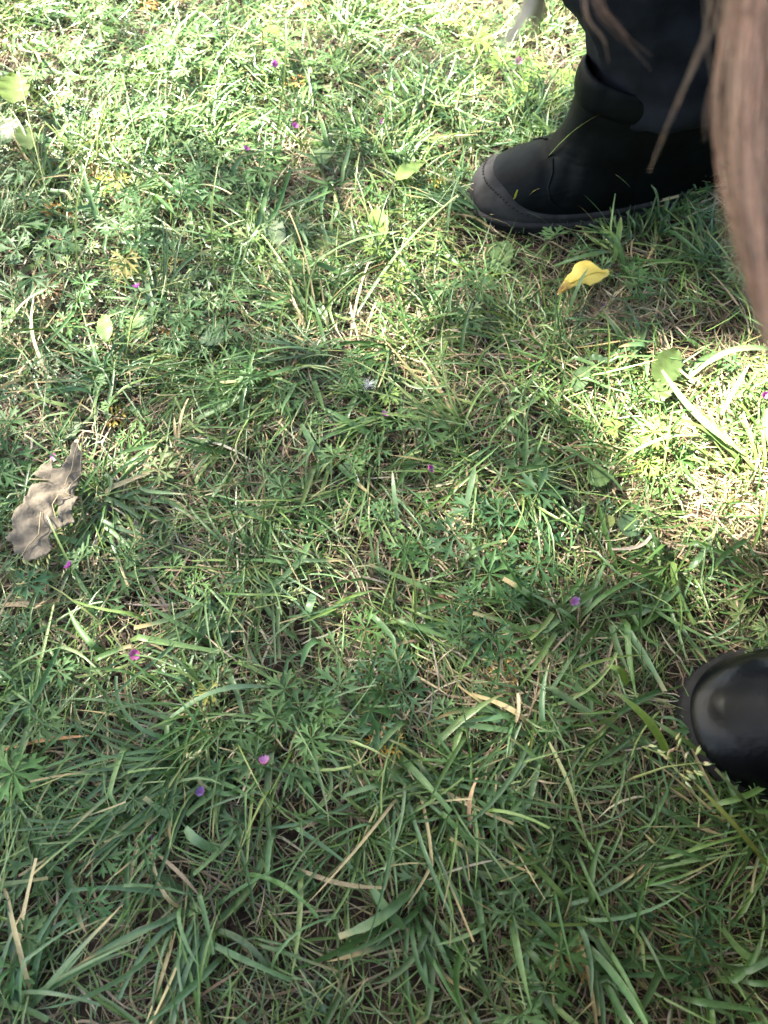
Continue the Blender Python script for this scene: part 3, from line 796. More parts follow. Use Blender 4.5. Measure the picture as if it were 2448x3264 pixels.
# ------------------------------------------------------------------ cranesbill flowers
def petal_mesh():
    V, F = [], []
    for i in range(6):
        s = i/5; hw = .40*math.sin(math.pi*(.12+.70*s))
        for q in (-1, 0, 1):
            V.append((hw*q, s-(.14 if (i == 5 and q == 0) else 0), .25*s*s+.07*abs(q)))
    for i in range(5):
        for q in range(2):
            b = i*3+q; F.append((b, b+1, b+4, b+3))
    return mk_mesh('petal', np.array(V), F)
PET = petal_mesh(); PET.materials.append(M_petal)
SEP = oval_leaf(9, .4, 3, .8, 0.0); SEP.materials.append(M_leaf)
PUR, LIL, VIO = (.32, .10, .28), (.46, .20, .42), (.20, .10, .25)
FLOW = [(870, 205, .055, 0.0052, LIL, 'lilac cranesbill flower high at the upper left, on a tall stem'),
        (940, 405, .035, .0045, PUR, 'small purple flower left of the pale spotted leaf'),
        (785, 480, .035, .0045, PUR, 'purple flower left of the bare earth, beside green cranesbill leaves'),
        (437, 918, .035, .0046, PUR, 'purple flower at upper left among long leaning grass blades'),
        (1365, 1497, .030, .0046, PUR, 'bright purple flower nearest the centre of the picture'),
        (1225, 1325, .028, .0042, LIL, 'pale lilac flower just below the white seed fluff'),
        (225, 1805, .038, .0050, PUR, 'pink-purple open flower below the brown dead leaf'),
        (172, 1457, .022, .0035, LIL, 'tiny lilac flower peeping out behind the brown dead leaf'),
        (340, 1630, .012, .0045, PUR, 'dark purple flower hidden under blades right of brown dead leaf'),
        (735, 1665, .010, .0038, PUR, 'tiny dark purple flower low in straw left of centre'),
        (432, 2085, .035, .0048, PUR, 'vivid purple closed flower left of centre in lower half'),
        (845, 2435, .038, .0054, LIL, 'pink-lilac notched flower at lower left beside cranesbill leaves'),
        (645, 2525, .030, .0044, VIO, 'small violet-blue flower left of the pink-lilac notched one'),
        (470, 2675, .012, .0042, PUR, 'purple flower half buried in grass at the lower left'),
        (1830, 1912, .028, .0044, LIL, 'lilac flower right of centre, above left of the lower boot'),
        (1222, 388, .030, .0036, PUR, 'tiny purple flower up between the lime leaf and top edge'),
        (1652, 195, .035, .0045, LIL, 'lilac flower in the bright grass left of the trouser leg'),
        (2436, 1262, .035, .0046, PUR, 'purple flower at the right edge above the sunlit patch'),
        (930, 545, .012, .0036, VIO, 'small dark violet flower at the edge of the bare earth'),
        (1930, 978, .010, .0050, VIO, 'dark violet petals on the soil below the yellow leaf')]
for i, (px, py, h, rad, col, lab) in enumerate(FLOW):
    p = at(px, py, h); g = float(gz(p[0], p[1])); r = random.Random(i*3+1)
    t = thing('cranesbill_flower', (p[0], p[1], g), lab, 'flower', 'purple cranesbill flowers')
    hd = Vector((0, 0, p[2]-g)); yaw, tl = r.uniform(0, 6.3), r.uniform(.3, 1.1)
    cup = r.uniform(.15, .7)
    Q = Matrix.Translation(hd) @ Matrix.Rotation(yaw, 4, 'Z') @ Matrix.Rotation(tl, 4, 'X')
    for k in range(5):
        o = link('petal', PET, None, t, color=tuple(c*r.uniform(.8, 1.2) for c in col))
        o.matrix_local = Q @ Matrix.Rotation(k*2*math.pi/5, 4, 'Z') @ Matrix.Rotation(cup, 4, 'X') @ Matrix.Scale(rad*1.12, 4)
        o = link('sepal', SEP, None, t, color=(.12, .19, .07))
        o.matrix_local = Q @ Matrix.Translation((0, 0, -.0006)) @ Matrix.Rotation((k+.5)*2*math.pi/5, 4, 'Z') @ Matrix.Rotation(cup*.9, 4, 'X') @ Matrix.Scale(rad*.85, 4)
    V, F = tube(arc((r.uniform(-.02, .02), r.uniform(-.02, .02), -.004), hd, hd.z*.15, 6), .0006, .0005)
    link('stem', mk_mesh('stem', V, F), M_leaf, t, color=(.15, .15, .07))

# ------------------------------------------------------------------ seed heads of meadow grass
def spikelet():
    V = []; F = []
    for i, (s, rr) in enumerate(((0, .05), (.3, .17), (.6, .15), (1, .01))):
        for q in range(5):
            a = q*2*math.pi/5+.4*i; V.append((rr*math.cos(a), rr*math.sin(a)*.6, s))
    for i in range(3):
        for q in range(5): F.append((i*5+q, i*5+(q+1) % 5, (i+1)*5+(q+1) % 5, (i+1)*5+q))
    return mk_mesh('spikelet', np.array(V), F)
SPK = spikelet(); SPK.materials.append(M_leaf)
def seed_head(root, neck, tip, h0, h1, h2, n, size, col, label, spread=1.0):
    a, b, c = at(*root, h0), at(*neck, h1), at(*tip, h2)
    t = thing('grass_seed_head', a, label, 'seed head', 'meadow grass seed heads')
    A = Vector(a); P = [Vector(a), Vector(a).lerp(Vector(b), .5)+Vector((0, 0, .006)), Vector(b), Vector(b).lerp(Vector(c), .5), Vector(c)]
    V, F = tube([p-A for p in P], .0010, .0004, 5)
    link('stalk', mk_mesh('stalk', V, F), M_leaf, t, color=(.24, .27, .10))
    r = random.Random(n*13+int(root[0])); B, C = Vector(b)-A, Vector(c)-A; ax = (C-B)
    sz = ax.length
    for k in range(n):
        f = (k+.5)/n; o = B+ax*f
        side = ax.normalized().cross(Vector((0, 0, 1))).normalized()*(1 if k % 2 else -1)
        e = o+side*sz*spread*(.45*(1-f)+.06)*r.uniform(.6, 1.2)+ax*.18*r.uniform(.3, 1.2)+Vector((0, 0, r.uniform(-.006, .008)))
        V, F = tube([o, o.lerp(e, .5)+Vector((0, 0, .001)), e], .00028, .0002, 3)
        br = link('branchlet', mk_mesh('branchlet', V, F), M_leaf, t, color=(.28, .28, .13))
        for q in range(3):
            pp = o.lerp(e, .62+.19*q)+Vector((r.uniform(-1, 1), r.uniform(-1, 1), r.uniform(-.5, 1)))*.0012
            d = ((e-o).normalized()+ax.normalized()*.6+Vector((r.uniform(-.4, .4), r.uniform(-.4, .4), r.uniform(-.2, .3)))).normalized()
            s = link('spikelet', SPK, None, br, color=tuple(x*r.uniform(.8, 1.15) for x in col))
            l = size*r.uniform(.8, 1.2)
            s.matrix_local = Matrix.Translation(pp) @ d.to_track_quat('Z', 'Y').to_matrix().to_4x4() @ Matrix.Diagonal((l, l, l, 1))
CRM = (.48, .46, .24)
seed_head((2020, 2480), (2120, 2445), (2235, 2430), .03, .055, .060, 8, .0052, CRM, 'big seed head by the boot, pale panicle in front of the black leather', 1.5)
seed_head((2070, 2400), (2050, 2380), (2120, 2410), .02, .04, .042, 4, .0045, CRM, 'narrow closed seed head left of the big one by the boot', .35)
seed_head((330, 1990), (200, 1890), (60, 1810), .012, .026, .03, 9, .0048, CRM, 'cream branched seed head under the brown dead leaf at left edge', 1.1)
seed_head((780, 1960), (860, 1930), (960, 1890), .016, .026, .03, 9, .0040, (.36, .40, .22), 'pale green seed head in grass left below the centre', .8)
seed_head((400, 1150), (450, 935), (610, 885), .015, .04, .045, 8, .0040, (.36, .40, .22), 'pale seed head at upper left near the purple flower', .8)
seed_head((310, 500), (330, 360), (350, 280), .03, .06, .07, 9, .0046, (.38, .42, .22), 'upright spike-like seed head in the top left grass', .35)
seed_head((150, 620), (60, 220), (20, 130), .03, .07, .08, 8, .0046, (.36, .40, .2), 'tall blurred seed head at the top left corner', .3)
seed_head((500, 2600), (590, 2430), (640, 2400), .02, .03, .03, 5, .004, CRM, 'small seed head lying among lower left blades', .5)

# ------------------------------------------------------------------ white fluff and red petals
def fluff():
    p = at(1172, 1225, .03)
    r = np.random.default_rng(2); n = 110
    d = r.normal(size=(n, 3)); d /= np.linalg.norm(d, axis=1)[:, None]
    l = r.uniform(.004, .011, n)
    V, F = [], []
    for k in range(n):
        v, f = tube([(0, 0, 0), tuple(d[k]*l[k]*.5+[0, 0, .0005]), tuple(d[k]*l[k])], .00010, .00006, 3)
        F.append(f+len(V)*9); V.append(v)
    t = thing('seed_fluff', p, 'white seed fluff caught on a blade above the middle', 'fluff')
    link('hairs', mk_mesh('hairs', np.concatenate(V), np.concatenate(F)), M_leaf, t, color=(.85, .85, .85))
    v, f = tube([(0, 0, -.001), (0, 0, -.004)], .0006, .0003, 5)
    link('seed', mk_mesh('seed', v, f), M_leaf, t, color=(.25, .17, .1))
fluff()
for px, py, col, s, lab in ((2052, 1052, (.55, .02, .03), .009, 'small bright red petal between grass blades, right of centre'),
                            (1945, 1008, (.50, .20, .18), .009, 'dull pink petal on brown soil below the yellow leaf'),
                            (1905, 1000, (.42, .16, .15), .009, 'reddish petal scrap left of the dull pink petal'),
                            (1340, 1755, (.55, .13, .04), .010, 'red-orange leaf scrap below the picture centre'),
                            (715, 2150, (.50, .19, .05), .009, 'small round orange-brown scrap left of centre, lower half'),
                            (1425, 1915, (.24, .12, .08), .022, 'brown triangular leaf scrap below the centre')):
    p = at(px, py, .009)
    o = link('leaf_scrap', OV[1].copy(), None, None, p, (.2, .1, px*.01), (s, s, s), col)
    tag(o, lab, 'leaf scrap', 'small coloured scraps')

# ------------------------------------------------------------------ grass tufts (every blade a part) and single blades
def single_blade(name, parent, origin, p0, phi, a0, a1, L, W, turn, twist, col, tip=None, zmin=.01, kink=2.0, cut=False, n=9, power=1.0, mat=None, fold=.2):
    A = lambda v: np.array([v], float)
    V, F, c = ribbons(A(p0[0]), A(p0[1]), A(p0[2]), A(phi), A(a0), A(a1), A(L), A(W), A(turn), A(twist), n, 3, np.array([col]),
                      (np.array([[.42, .31, .15]]), A(tip[0]), A(tip[1])) if tip else None, np.array([cut]), A(zmin), power, fold, A(kink))
    return link(name, mk_mesh(name, V-np.array(origin), F, c), mat or M_grass, parent)

# px,py of the crown; mean direction in the picture (deg, 0 = right, 90 = up), fan, blades, length, width, lift, colour, label
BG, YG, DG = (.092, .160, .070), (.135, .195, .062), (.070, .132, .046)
TUFTS = [(1010, 1080, 105, 60, 16, .115, .0024, (.75, .1), YG, 'tall thin grass tuft reaching up, left of the crossed pale straws'),
         (1060, 1180, 150, 60, 12, .10, .0026, (.5, -.1), BG, 'flat grass tuft spreading leftwards below the tall thin tuft'),
         (350, 1240, 140, 150, 18, .085, .0026, (.55, -.1), BG, 'bushy green tuft fanning out above the brown dead leaf'),
         (520, 1000, 110, 90, 14, .085, .0030, (.7, 0), DG, 'upright dense tuft beneath the upper left purple flower'),
         (1480, 1400, 122, 45, 16, .115, .0026, (.55, -.1), YG, 'long tuft leaning up-left at right of the centre'),
         (1560, 760, 130, 70, 14, .10, .0034, (.7, 0), BG, 'blue-green tuft leaning against the upper boot, left of its toe'),
         (1700, 720, 60, 150, 12, .06, .0042, (.6, -.2), BG, 'broad-bladed tuft under the sole of the upper boot'),
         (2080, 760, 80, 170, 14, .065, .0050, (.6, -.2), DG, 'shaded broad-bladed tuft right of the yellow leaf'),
         (640, 2400, 195, 60, 20, .12, .0034, (.45, -.2), DG, 'large tuft sweeping to the left in the lower left'),
         (700, 2450, 235, 60, 12, .11, .0034, (.45, -.2), DG, 'long blades sweeping down-left below the large left tuft'),
         (1300, 2480, 300, 110, 16, .12, .0034, (.5, -.2), BG, 'long loose tuft spilling downwards below the faded orange leaf'),
         (1330, 2900, 240, 120, 14, .085, .0048, (.6, -.2), DG, 'broad-bladed tuft beside the dark hollow at the bottom'),
         (620, 2900, 250, 160, 16, .085, .0046, (.6, -.2), BG, 'broad blue-green tuft at the bottom left of the middle'),
         (740, 1960, 250, 160, 14, .075, .0050, (.45, -.2), BG, 'broad flat blades spreading around the pale green seed head'),
         (330, 1650, 330, 140, 12, .070, .0052, (.4, -.2), BG, 'broad flat blades spreading right of the brown dead leaf'),
         (1700, 2330, 190, 120, 12, .085, .0046, (.4, -.2), BG, 'broad blades spreading left of the lower boot'),
         (2030, 1120, 200, 150, 12, .060, .0055, (.4, -.2), BG, 'wide short blades above the right-hand sunlit patch'),
         (2420, 1560, 130, 60, 10, .10, .0048, (.6, -.1), YG, 'pale long blades arching out of the right-hand sunlit patch'),
         (980, 260, 100, 70, 14, .10, .0026, (.85, .1), YG, 'thin upright tuft near the top, left of the brightest sun'),
         (1330, 420, 105, 50, 12, .10, .0030, (.8, .1), BG, 'slender tuft standing between the lime leaf and upper boot'),
         (1650, 722, 75, 120, 12, .045, .0026, (.8, 0), YG, 'short tuft hiding the edge of the sole by the boot toe'),
         (1800, 712, 80, 130, 12, .045, .0034, (.8, 0), BG, 'short blades hiding the middle of the upper boot sole'),
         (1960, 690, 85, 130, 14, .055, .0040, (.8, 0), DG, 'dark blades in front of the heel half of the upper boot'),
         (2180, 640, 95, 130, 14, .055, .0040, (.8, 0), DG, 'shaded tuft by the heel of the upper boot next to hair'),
         (60, 3230, 80, 70, 12, .10, .0048, (.9, .2), BG, 'blurred near tuft in the bottom left corner'),
         (1800, 2900, 280, 170, 14, .085, .0040, (.5, -.2), BG, 'tuft in the shade low at the right of the bottom'),
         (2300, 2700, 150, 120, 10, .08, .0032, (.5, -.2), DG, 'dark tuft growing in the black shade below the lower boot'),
         (170, 650, 90, 90, 10, .10, .0030, (.85, .1), YG, 'light tuft with tall stems near the upper left edge'),
         (100, 1150, 120, 80, 14, .085, .0018, (.5, -.1), (.30, .26, .13), 'half dry thin tuft at the left edge halfway down')]
for i, (px, py, ang, fan, n, L, W, (e0, e1), col, lab) in enumerate(TUFTS):
    p = at(px, py, .002); t = thing('grass_tuft', p, lab, 'grass tuft', 'grass tufts')
    r = random.Random(100+i)
    for k in range(int(n*1.35)):
        a = R(ang+r.gauss(0, .4)*fan)
        v = r.uniform(.75, 1.25); c = tuple(x*v*r.uniform(.92, 1.08) for x in col)
        if r.random() < .1: c = (.40*v, .32*v, .17*v)
        o = (p[0]+r.gauss(0, .007), p[1]+r.gauss(0, .007), p[2])
        single_blade('blade', t, p, o, a, e0*r.uniform(.6, 1.25), e1+r.uniform(-.5, .2), L*r.uniform(.6, 1.25), W*r.uniform(.55, 1.0), r.gauss(0, .6), r.gauss(0, .6), c,
                     (1.0*(r.random() < .4), r.uniform(.6, .93)), r.uniform(.010, .028), r.uniform(.4, .7) if r.random() < .12 else 2.0, r.random() < .4)

# single blades and straws: ends given by two pixels
def strip(name, a, b, ha, hb, W, col, label, cat, group, bow=.0, lift=.006, mat=None, tip=.0, cut=False):
    A, B = at(*a, ha), at(*b, hb); n = 10
    if mat is not M_straw: col = (col[0]*1.05, col[1], col[2]*.72)
    d = B-A; L = np.linalg.norm(d[:2]); sd0 = np.array([-d[1], d[0], 0])/max(L, 1e-6)
    V, c = [], []
    for j in range(n+1):
        s = j/n; p = A+d*s+sd0*bow*L*math.sin(math.pi*s)+np.array([0, 0, lift*math.sin(math.pi*s)])
        wv = W*.5*(min(1, (1-s)/.35)**.7 if not cut else max(.7, min(1, (1-s)/.3)))*(.6+.4*min(1, s/.2))+.0001
        tw = .5*math.sin(2.2*s+W*900)
        sv = sd0*math.cos(tw)+np.array([0, 0, 1])*math.sin(tw)
        V += [p-sv*wv, p-np.array([0, 0, .25*wv]), p+sv*wv]
        cc = np.array(col)*(1-max(0, (s-.8)/.2)*tip)+np.array([.42, .31, .16])*max(0, (s-.8)/.2)*tip
        c += [cc]*3
    F = [(j*3+q, j*3+q+1, j*3+q+4, j*3+q+3) for j in range(n) for q in (0, 1)]
    o = link(name, mk_mesh(name, np.array(V)-A, F, np.array(c)), mat or M_grass, None, A)
    return tag(o, label, cat, group, 'thing')
ST = (.62, .50, .31)
for k, (a, b, ha, hb, W, col, bow, lab) in enumerate([
        ((1115, 1085), (1175, 835), .015, .03, .0022, ST, .02, 'longest of the crossed pale straws above the centre'),
        ((1145, 1090), (1115, 960), .014, .022, .0020, (.68, .60, .42), .03, 'whitish straw crossing the longest one from the left'),
        ((1165, 1055), (1205, 950), .014, .02, .0018, ST, 0, 'short pale straw right of the crossed pair'),
        ((1205, 1135), (1240, 1010), .014, .02, .0018, ST, .02, 'pale straw further right of the crossed pair, slightly lower'),
        ((1750, 2365), (1875, 2710), .03, .024, .0024, (.36, .36, .17), .03, 'pale yellow-green stalk slanting down left of the lower boot'),
        ((0, 2390), (290, 2345), .012, .018, .0034, (.48, .25, .12), .02, 'orange-brown dry blade at the left edge in the lower half'),
        ((0, 1930), (130, 1930), .012, .014, .0050, (.30, .22, .14), .0, 'thick tan twig poking in from the left edge'),
        ((1350, 2810), (1610, 2735), .02, .028, .0014, (.46, .40, .30), .03, 'long whitish straw across the shaded lower middle'),
        ((1230, 2300), (1180, 2380), .02, .02, .002, (.5, .33, .16), .1, 'tan bent straw above the faded orange leaf'),
        ((1650, 2210), (1635, 2330), .024, .02, .0026, ST, .06, 'bent tan straw left of the lower boot'),
        ((570, 1420), (600, 1270), .016, .03, .0026, (.45, .33, .19), .05, 'forked tan straw standing right of the brown dead leaf, right prong'),
        ((560, 1415), (555, 1330), .016, .03, .0024, (.45, .33, .19), -.05, 'forked tan straw standing right of the brown dead leaf, left prong'),
        ((600, 1395), (800, 1465), .014, .014, .0024, (.60, .53, .42), .04, 'whitish straw lying right of the forked tan straw'),
        ((430, 1640), (560, 1990), .012, .010, .0036, (.28, .22, .16), -.04, 'long flat grey-brown straw running down left of centre'),
        ((950, 2770), (1230, 2830), .022, .024, .0030, (.30, .24, .14), -.05, 'tan dry blade low in the middle'),
        ((500, 2720), (640, 2860), .02, .02, .0024, (.32, .24, .15), .04, 'dry brown blade slanting in the lower left'),
        ((20, 1060), (150, 920), .02, .035, .0028, (.50, .40, .27), .1, 'tan stalk bending at the left edge, upper part'),
        ((150, 1190), (110, 935), .02, .035, .0030, (.52, .40, .27), .08, 'pale tan stalk beside the bending one at left edge'),
        ((2080, 1700), (1950, 1750), .02, .03, .0028, (.46, .38, .31), .15, 'hooked grey dry stalk below the sunlit patch'),
        ((2300, 1320), (2390, 1160), .03, .05, .0032, (.62, .57, .34), .02, 'pale cut stalk rising at the top of the sunlit patch'),
        ((1500, 2640), (1520, 2480), .02, .025, .0026, (.45, .29, .17), .1, 'reddish tan blade below centre right'),
        ((1090, 1480), (1215, 1580), .012, .014, .0028, (.45, .34, .2), .03, 'tan straw just above the centre left'),
        ((1480, 1530), (1390, 1550), .012, .016, .0026, (.5, .38, .27), .04, 'pinkish straw right of the bright purple flower')]):
    strip('dry_straw', a, b, ha, hb, W, col, lab, 'straw', 'dry straws and stalks', bow, .004, M_straw, 0, k % 2 == 0)
for k, (a, b, ha, hb, W, col, bow, lab) in enumerate([
        ((1130, 1010), (1460, 620), .02, .06, .0034, (.12, .20, .11), .03, 'long blue-green blade slanting up to the upper boot toe'),
        ((950, 880), (1290, 735), .03, .05, .0046, (.12, .20, .11), .06, 'broad pale blade arching below the lime leaf'),
        ((700, 970), (700, 500), .02, .085, .0015, (.10, .15, .05), .05, 'tall straight stem near the upper left, left of bare earth'),
        ((260, 960), (320, 400), .02, .09, .0015, (.11, .16, .05), .07, 'tall light stem rising through the upper left grass'),
        ((880, 440), (910, 60), .03, .09, .0017, (.10, .15, .05), -.05, 'tall stem near the top left of the bright patch'),
        ((1140, 340), (1110, 0), .03, .09, .0016, (.10, .15, .05), .05, 'tall blurred stem at the top edge, left of the sun glare'),
        ((1270, 1680), (1250, 1500), .02, .04, .0040, (.13, .21, .14), .02, 'upright shiny blade just above the picture centre'),
        ((1480, 1640), (1515, 1480), .02, .035, .0052, (.11, .18, .12), .0, 'broad flat blade right of the bright purple flower'),
        ((960, 1350), (1060, 1510), .022, .016, .0056, (.10, .18, .10), -.05, 'broad folded blade left of the bright purple flower'),
        ((1000, 1890), (970, 1990), .022, .018, .0070, (.085, .16, .10), .05, 'wide short blue-green blade below left of the centre'),
        ((540, 2290), (880, 2190), .02, .024, .0045, (.085, .16, .10), .1, 'blade bowing across the lower left of centre'),
        ((590, 2640), (720, 2710), .03, .02, .0070, (.10, .18, .11), -.1, 'broad blade with a tan tip in the lower left'),
        ((1300, 2850), (1080, 2985), .03, .025, .0064, (.065, .13, .065), .06, 'widest dark green blade near the bottom middle'),
        ((1290, 2960), (1170, 2800), .03, .02, .0060, (.07, .14, .07), .05, 'dark blade crossing above the widest blade at bottom'),
        ((2270, 2420), (2060, 2280), .02, .03, .0030, (.10, .16, .07), .05, 'narrow blade against the welt of the lower boot'),
        ((2448, 2760), (2210, 2490), .03, .05, .0030, (.17, .20, .07), .02, 'long stem rising before the black leather of lower boot'),
        ((2448, 2640), (2280, 2450), .03, .055, .0024, (.08, .12, .06), .05, 'thin dark stem above the long stem by the lower boot'),
        ((2000, 2180), (1930, 2120), .02, .03, .0060, (.15, .23, .07), -.06, 'yellow-green wavy blade left of the lower boot, upper one'),
        ((2140, 2430), (1950, 2200), .02, .035, .0060, (.14, .22, .06), -.06, 'long yellow-green wavy blade pointing at the big seed head'),
        ((2110, 1180), (2380, 1450), .03, .03, .0062, (.13, .21, .13), -.12, 'long broad blade arching over the sunlit patch'),
        ((2448, 1110), (2200, 1200), .03, .03, .0058, (.13, .21, .13), -.08, 'wide pale blade lying along the top of sunlit patch'),
        ((2000, 1450), (2230, 1390), .03, .03, .0040, (.13, .21, .12), .05, 'lit blade crossing the left of the sunlit patch'),
        ((1985, 1090), (1895, 995), .02, .035, .0068, (.12, .19, .11), 0, 'stubby cut blade below the yellow leaf'),
        ((1810, 1000), (1875, 855), .02, .055, .0040, (.11, .18, .08), .04, 'blade standing in front of the yellow leaf'),
        ((1830, 960), (1808, 900), .02, .042, .0050, (.12, .19, .12), .1, 'short grey-green blade folded over the tip of the yellow leaf'),
        ((1760, 850), (1950, 800), .022, .03, .0055, (.09, .16, .09), -.06, 'broad blade above the yellow leaf'),
        ((1990, 850), (1930, 730), .02, .04, .0050, (.09, .17, .08), 0, 'stem with blades right above the yellow leaf'),
        ((1640, 690), (1720, 600), .02, .06, .0030, (.20, .20, .06), .04, 'yellow-brown spotted blade in front of the boot toe'),
        ((1625, 690), (1650, 605), .02, .06, .0024, (.24, .26, .08), 0, 'short pointed yellow-green blade before the boot toe'),
        ((1640, 640), (1910, 365), .02, .14, .0030, (.14, .22, .07), .25, 'curved blade arching over the instep of the upper boot'),
        ((2040, 660), (1960, 555), .02, .07, .0040, (.12, .20, .10), .06, 'upright blade against the dark side of the upper boot'),
        ((2060, 660), (2000, 550), .02, .07, .0040, (.12, .20, .11), -.04, 'slanted blade right beside the dark side of boot'),
        ((2100, 700), (2075, 590), .02, .06, .0052, (.12, .20, .11), .0, 'broad upright blade at the heel side of upper boot'),
        ((1960, 830), (1980, 690), .02, .05, .0055, (.13, .21, .09), .04, 'light broad blade up right of the yellow leaf')]):
    strip('long_grass', a, b, ha, hb, W, col, lab, 'grass blade', 'single grass blades that stand out', bow, .008, M_grass, .6 if k % 3 == 0 else .2, k % 4 == 0)
# ------------------------------------------------------------------ the crouching person
person = thing('person', (0.45, 0.40, 0), 'person in dark trousers and boots crouching over the grass, long light-brown hair hanging down', 'person')
PL = Vector(person.location)
L_BOOT = .285
PROF = np.array([  # z, front x, back x, half width at ball, half width at heel
    (.014, .284, .000, .0535, .036), (.022, .287, -.002, .0550, .037), (.034, .286, -.003, .0560, .038), (.042, .282, -.001, .0555, .0385), (.049, .275, .001, .0545, .0385),
    (.055, .265, .003, .0528, .0385), (.060, .253, .004, .0508, .0385), (.065, .239, .005, .0490, .0388), (.071, .225, .006, .0475, .0390), (.080, .212, .007, .0462, .0395),
    (.095, .203, .007, .0455, .0405), (.115, .199, .006, .0452, .0420), (.140, .197, .004, .0460, .0430), (.155, .196, .002, .0470, .0440)])
def prof(z): return [float(np.interp(z, PROF[:, 0], PROF[:, k])) for k in range(1, 5)]
def bsurf(z, th, grow=0.0):
    xf, xb, wb, wh = prof(z)
    xm = xb+.60*(xf-xb); c, s = math.cos(th), math.sin(th)
    e = .86
    px = math.copysign(abs(c)**e, c); py = math.copysign(abs(s)**e, s)
    x = xm+(xf-xm+grow)*px if c > 0 else xm+(xm-xb+grow)*px
    u = min(1, max(0, (x-xb)/(xm-xb))); u = u*u*(3-2*u)
    wv = wh+(wb-wh)*u
    # creases across the vamp
    cr = -.0030*math.exp(-((x-.198+.25*(z-.07))/.006)**2)*(z > .045)-.0022*math.exp(-((x-.222+.3*(z-.06))/.004)**2)*(z > .042)*(z < .075)
    return Vector((x, (wv+grow+cr)*py, z+cr*.6*(z < .09)))
def grid_mesh(name, rows, closed=True, cap=False):
    n, k = len(rows), len(rows[0]); V = [tuple(p) for r_ in rows for p in r_]; F = []
    for i in range(n-1):
        for j in range(k if closed else k-1):
            F.append((i*k+j, i*k+(j+1) % k, (i+1)*k+(j+1) % k, (i+1)*k+j))
    me = mk_mesh(name, np.array(V), F)
    return me
def boot(loc, yaw, mirror, label, wide=1.0, flat=1.0, m_up=M_leather, m_rand=M_rubber_shaded, cap=.010):
    K = 72
    zs = np.concatenate([np.linspace(.016, .05, 9), np.linspace(.0515, .09, 24), np.linspace(.094, .152, 16)])
    rows = [[bsurf(z, 2*math.pi*j/K) for j in range(K)] for z in zs]
    top = rows[-1]; cx = Vector((.095, 0, .158))
    rows.append([cx+(p-cx)*.93+Vector((0, 0, .004)) for p in top]); rows.append([cx+(p-cx)*.86+Vector((0, 0, -.02)) for p in top])
    b = link('boot', grid_mesh('boot', rows), m_up, person)
    sub = b.modifiers.new('smooth', 'SUBSURF'); sub.levels = 1; sub.render_levels = 1
    M = Matrix.Translation(Vector(loc)-PL) @ Matrix.Rotation(yaw, 4, 'Z') @ Matrix.Diagonal((1, -wide if mirror else wide, flat, 1))
    b.matrix_local = M
    if label: b['label'] = label
    # rubber rand round the toe and along the sides
    rows = []
    for i in range(81):
        th = -2.25+4.5*i/80
        top = .0290+cap*math.exp(-(th/.95)**4)
        row = []
        for q in range(9):
            z = .012+(top-.012)*q/8
            g = .0032 if q < 8 else .0006
            row.append(bsurf(z, th, g))
        row.append(bsurf(top+.0006, th, -.002))
        rows.append(row)
    rd = link('toe_rand', grid_mesh('toe_rand', rows, False), m_rand, b)
    # welt ledge and sole
    def outline(grow, z, lift=0):
        return [bsurf(.024, 2*math.pi*j/K, grow)*1.0+Vector((0, 0, z-.024)) for j in range(K)]
    rows = [outline(.002, .019), outline(.0055, .0185), outline(.0065, .0165), outline(.0065, .0135), outline(.005, .012), outline(.001, .0118)]
    link('welt', grid_mesh('welt', rows), m_rand, b)
    rows = [outline(.0045, .0125), outline(.006, .011), outline(.006, .001), outline(.004, -.001)]
    rows.append([Vector((.15+(p.x-.15)*.5, p.y*.5, -.001)) for p in rows[-1]])
    rows.append([Vector((.15, 0, -.001)) for p in rows[-1]])
    link('sole', grid_mesh('sole', rows), M_sole, b)
    # stitches sunk in the welt, one little groove each, joined as one row
    V, F = [], []
    for i in range(64):
        th = -2.1+4.2*i/63
        zt = .0290+cap*math.exp(-(th/.95)**4)-.004; p = bsurf(zt, th, .0034); q = bsurf(zt, th+.012, .0034)
        d = (q-p).normalized(); n_ = Vector((0, 0, 1)); nn_ = Vector((d.y, -d.x, 0))
        o = len(V); c = p
        for (a, bb, h) in ((-1, -1, -.001), (1, -1, -.001), (1, 1, -.001), (-1, 1, -.001), (-.8, -.7, .0006), (.8, -.7, .0006), (.8, .7, .0006), (-.8, .7, .0006)):
            V.append(tuple(c+d*a*.0014+n_*bb*.0006+nn_*h))
        F += [(o, o+1, o+5, o+4), (o+1, o+2, o+6, o+5), (o+2, o+3, o+7, o+6), (o+3, o, o+4, o+7), (o+4, o+5, o+6, o+7)]
    st = link('welt_stitching', mk_mesh('welt_stitching', np.array(V), F, None, False), M_stitch, b); st['kind'] = 'stuff'
    # padded collar round the top of the shaft, higher at the front
    rows = []
    for j in range(K):
        th = 2*math.pi*j/K; p = bsurf(.150, th); front = .5+.5*math.cos(th)
        out = Vector((p.x-.10, p.y, 0)).normalized()
        p = p+Vector((0, 0, -.006+.012*front*front))
        rows.append([p+out*(.0058*math.cos(q)-.001)+Vector((0, 0, (.0115+.007*front)*math.sin(q))) for q in np.linspace(0, 2*math.pi, 13)[:-1]])
    rows.append(rows[0])
    link('collar', grid_mesh('collar', rows), M_leather, b)
    # overlapping quarter edge: a raised seam from instep to sole on both sides
    for sg in (1, -1):
        path = [bsurf(z, sg*t_, .0008) for z, t_ in ((.078, .30), (.070, .62), (.060, .92), (.049, 1.15), (.038, 1.32), (.033, 1.38))]
        V, F = tube(path, .0013, .0011, 6)
        link('seam', mk_mesh('seam', V, F), M_leather, b)
    return b
boot((0.381, 0.699, -0.010), math.atan2(-.035, -.276)+.0, False, 'right boot with a grey rubber toe rand, seen from the side', .86, .92, M_leather, M_rubber_lit, .024)
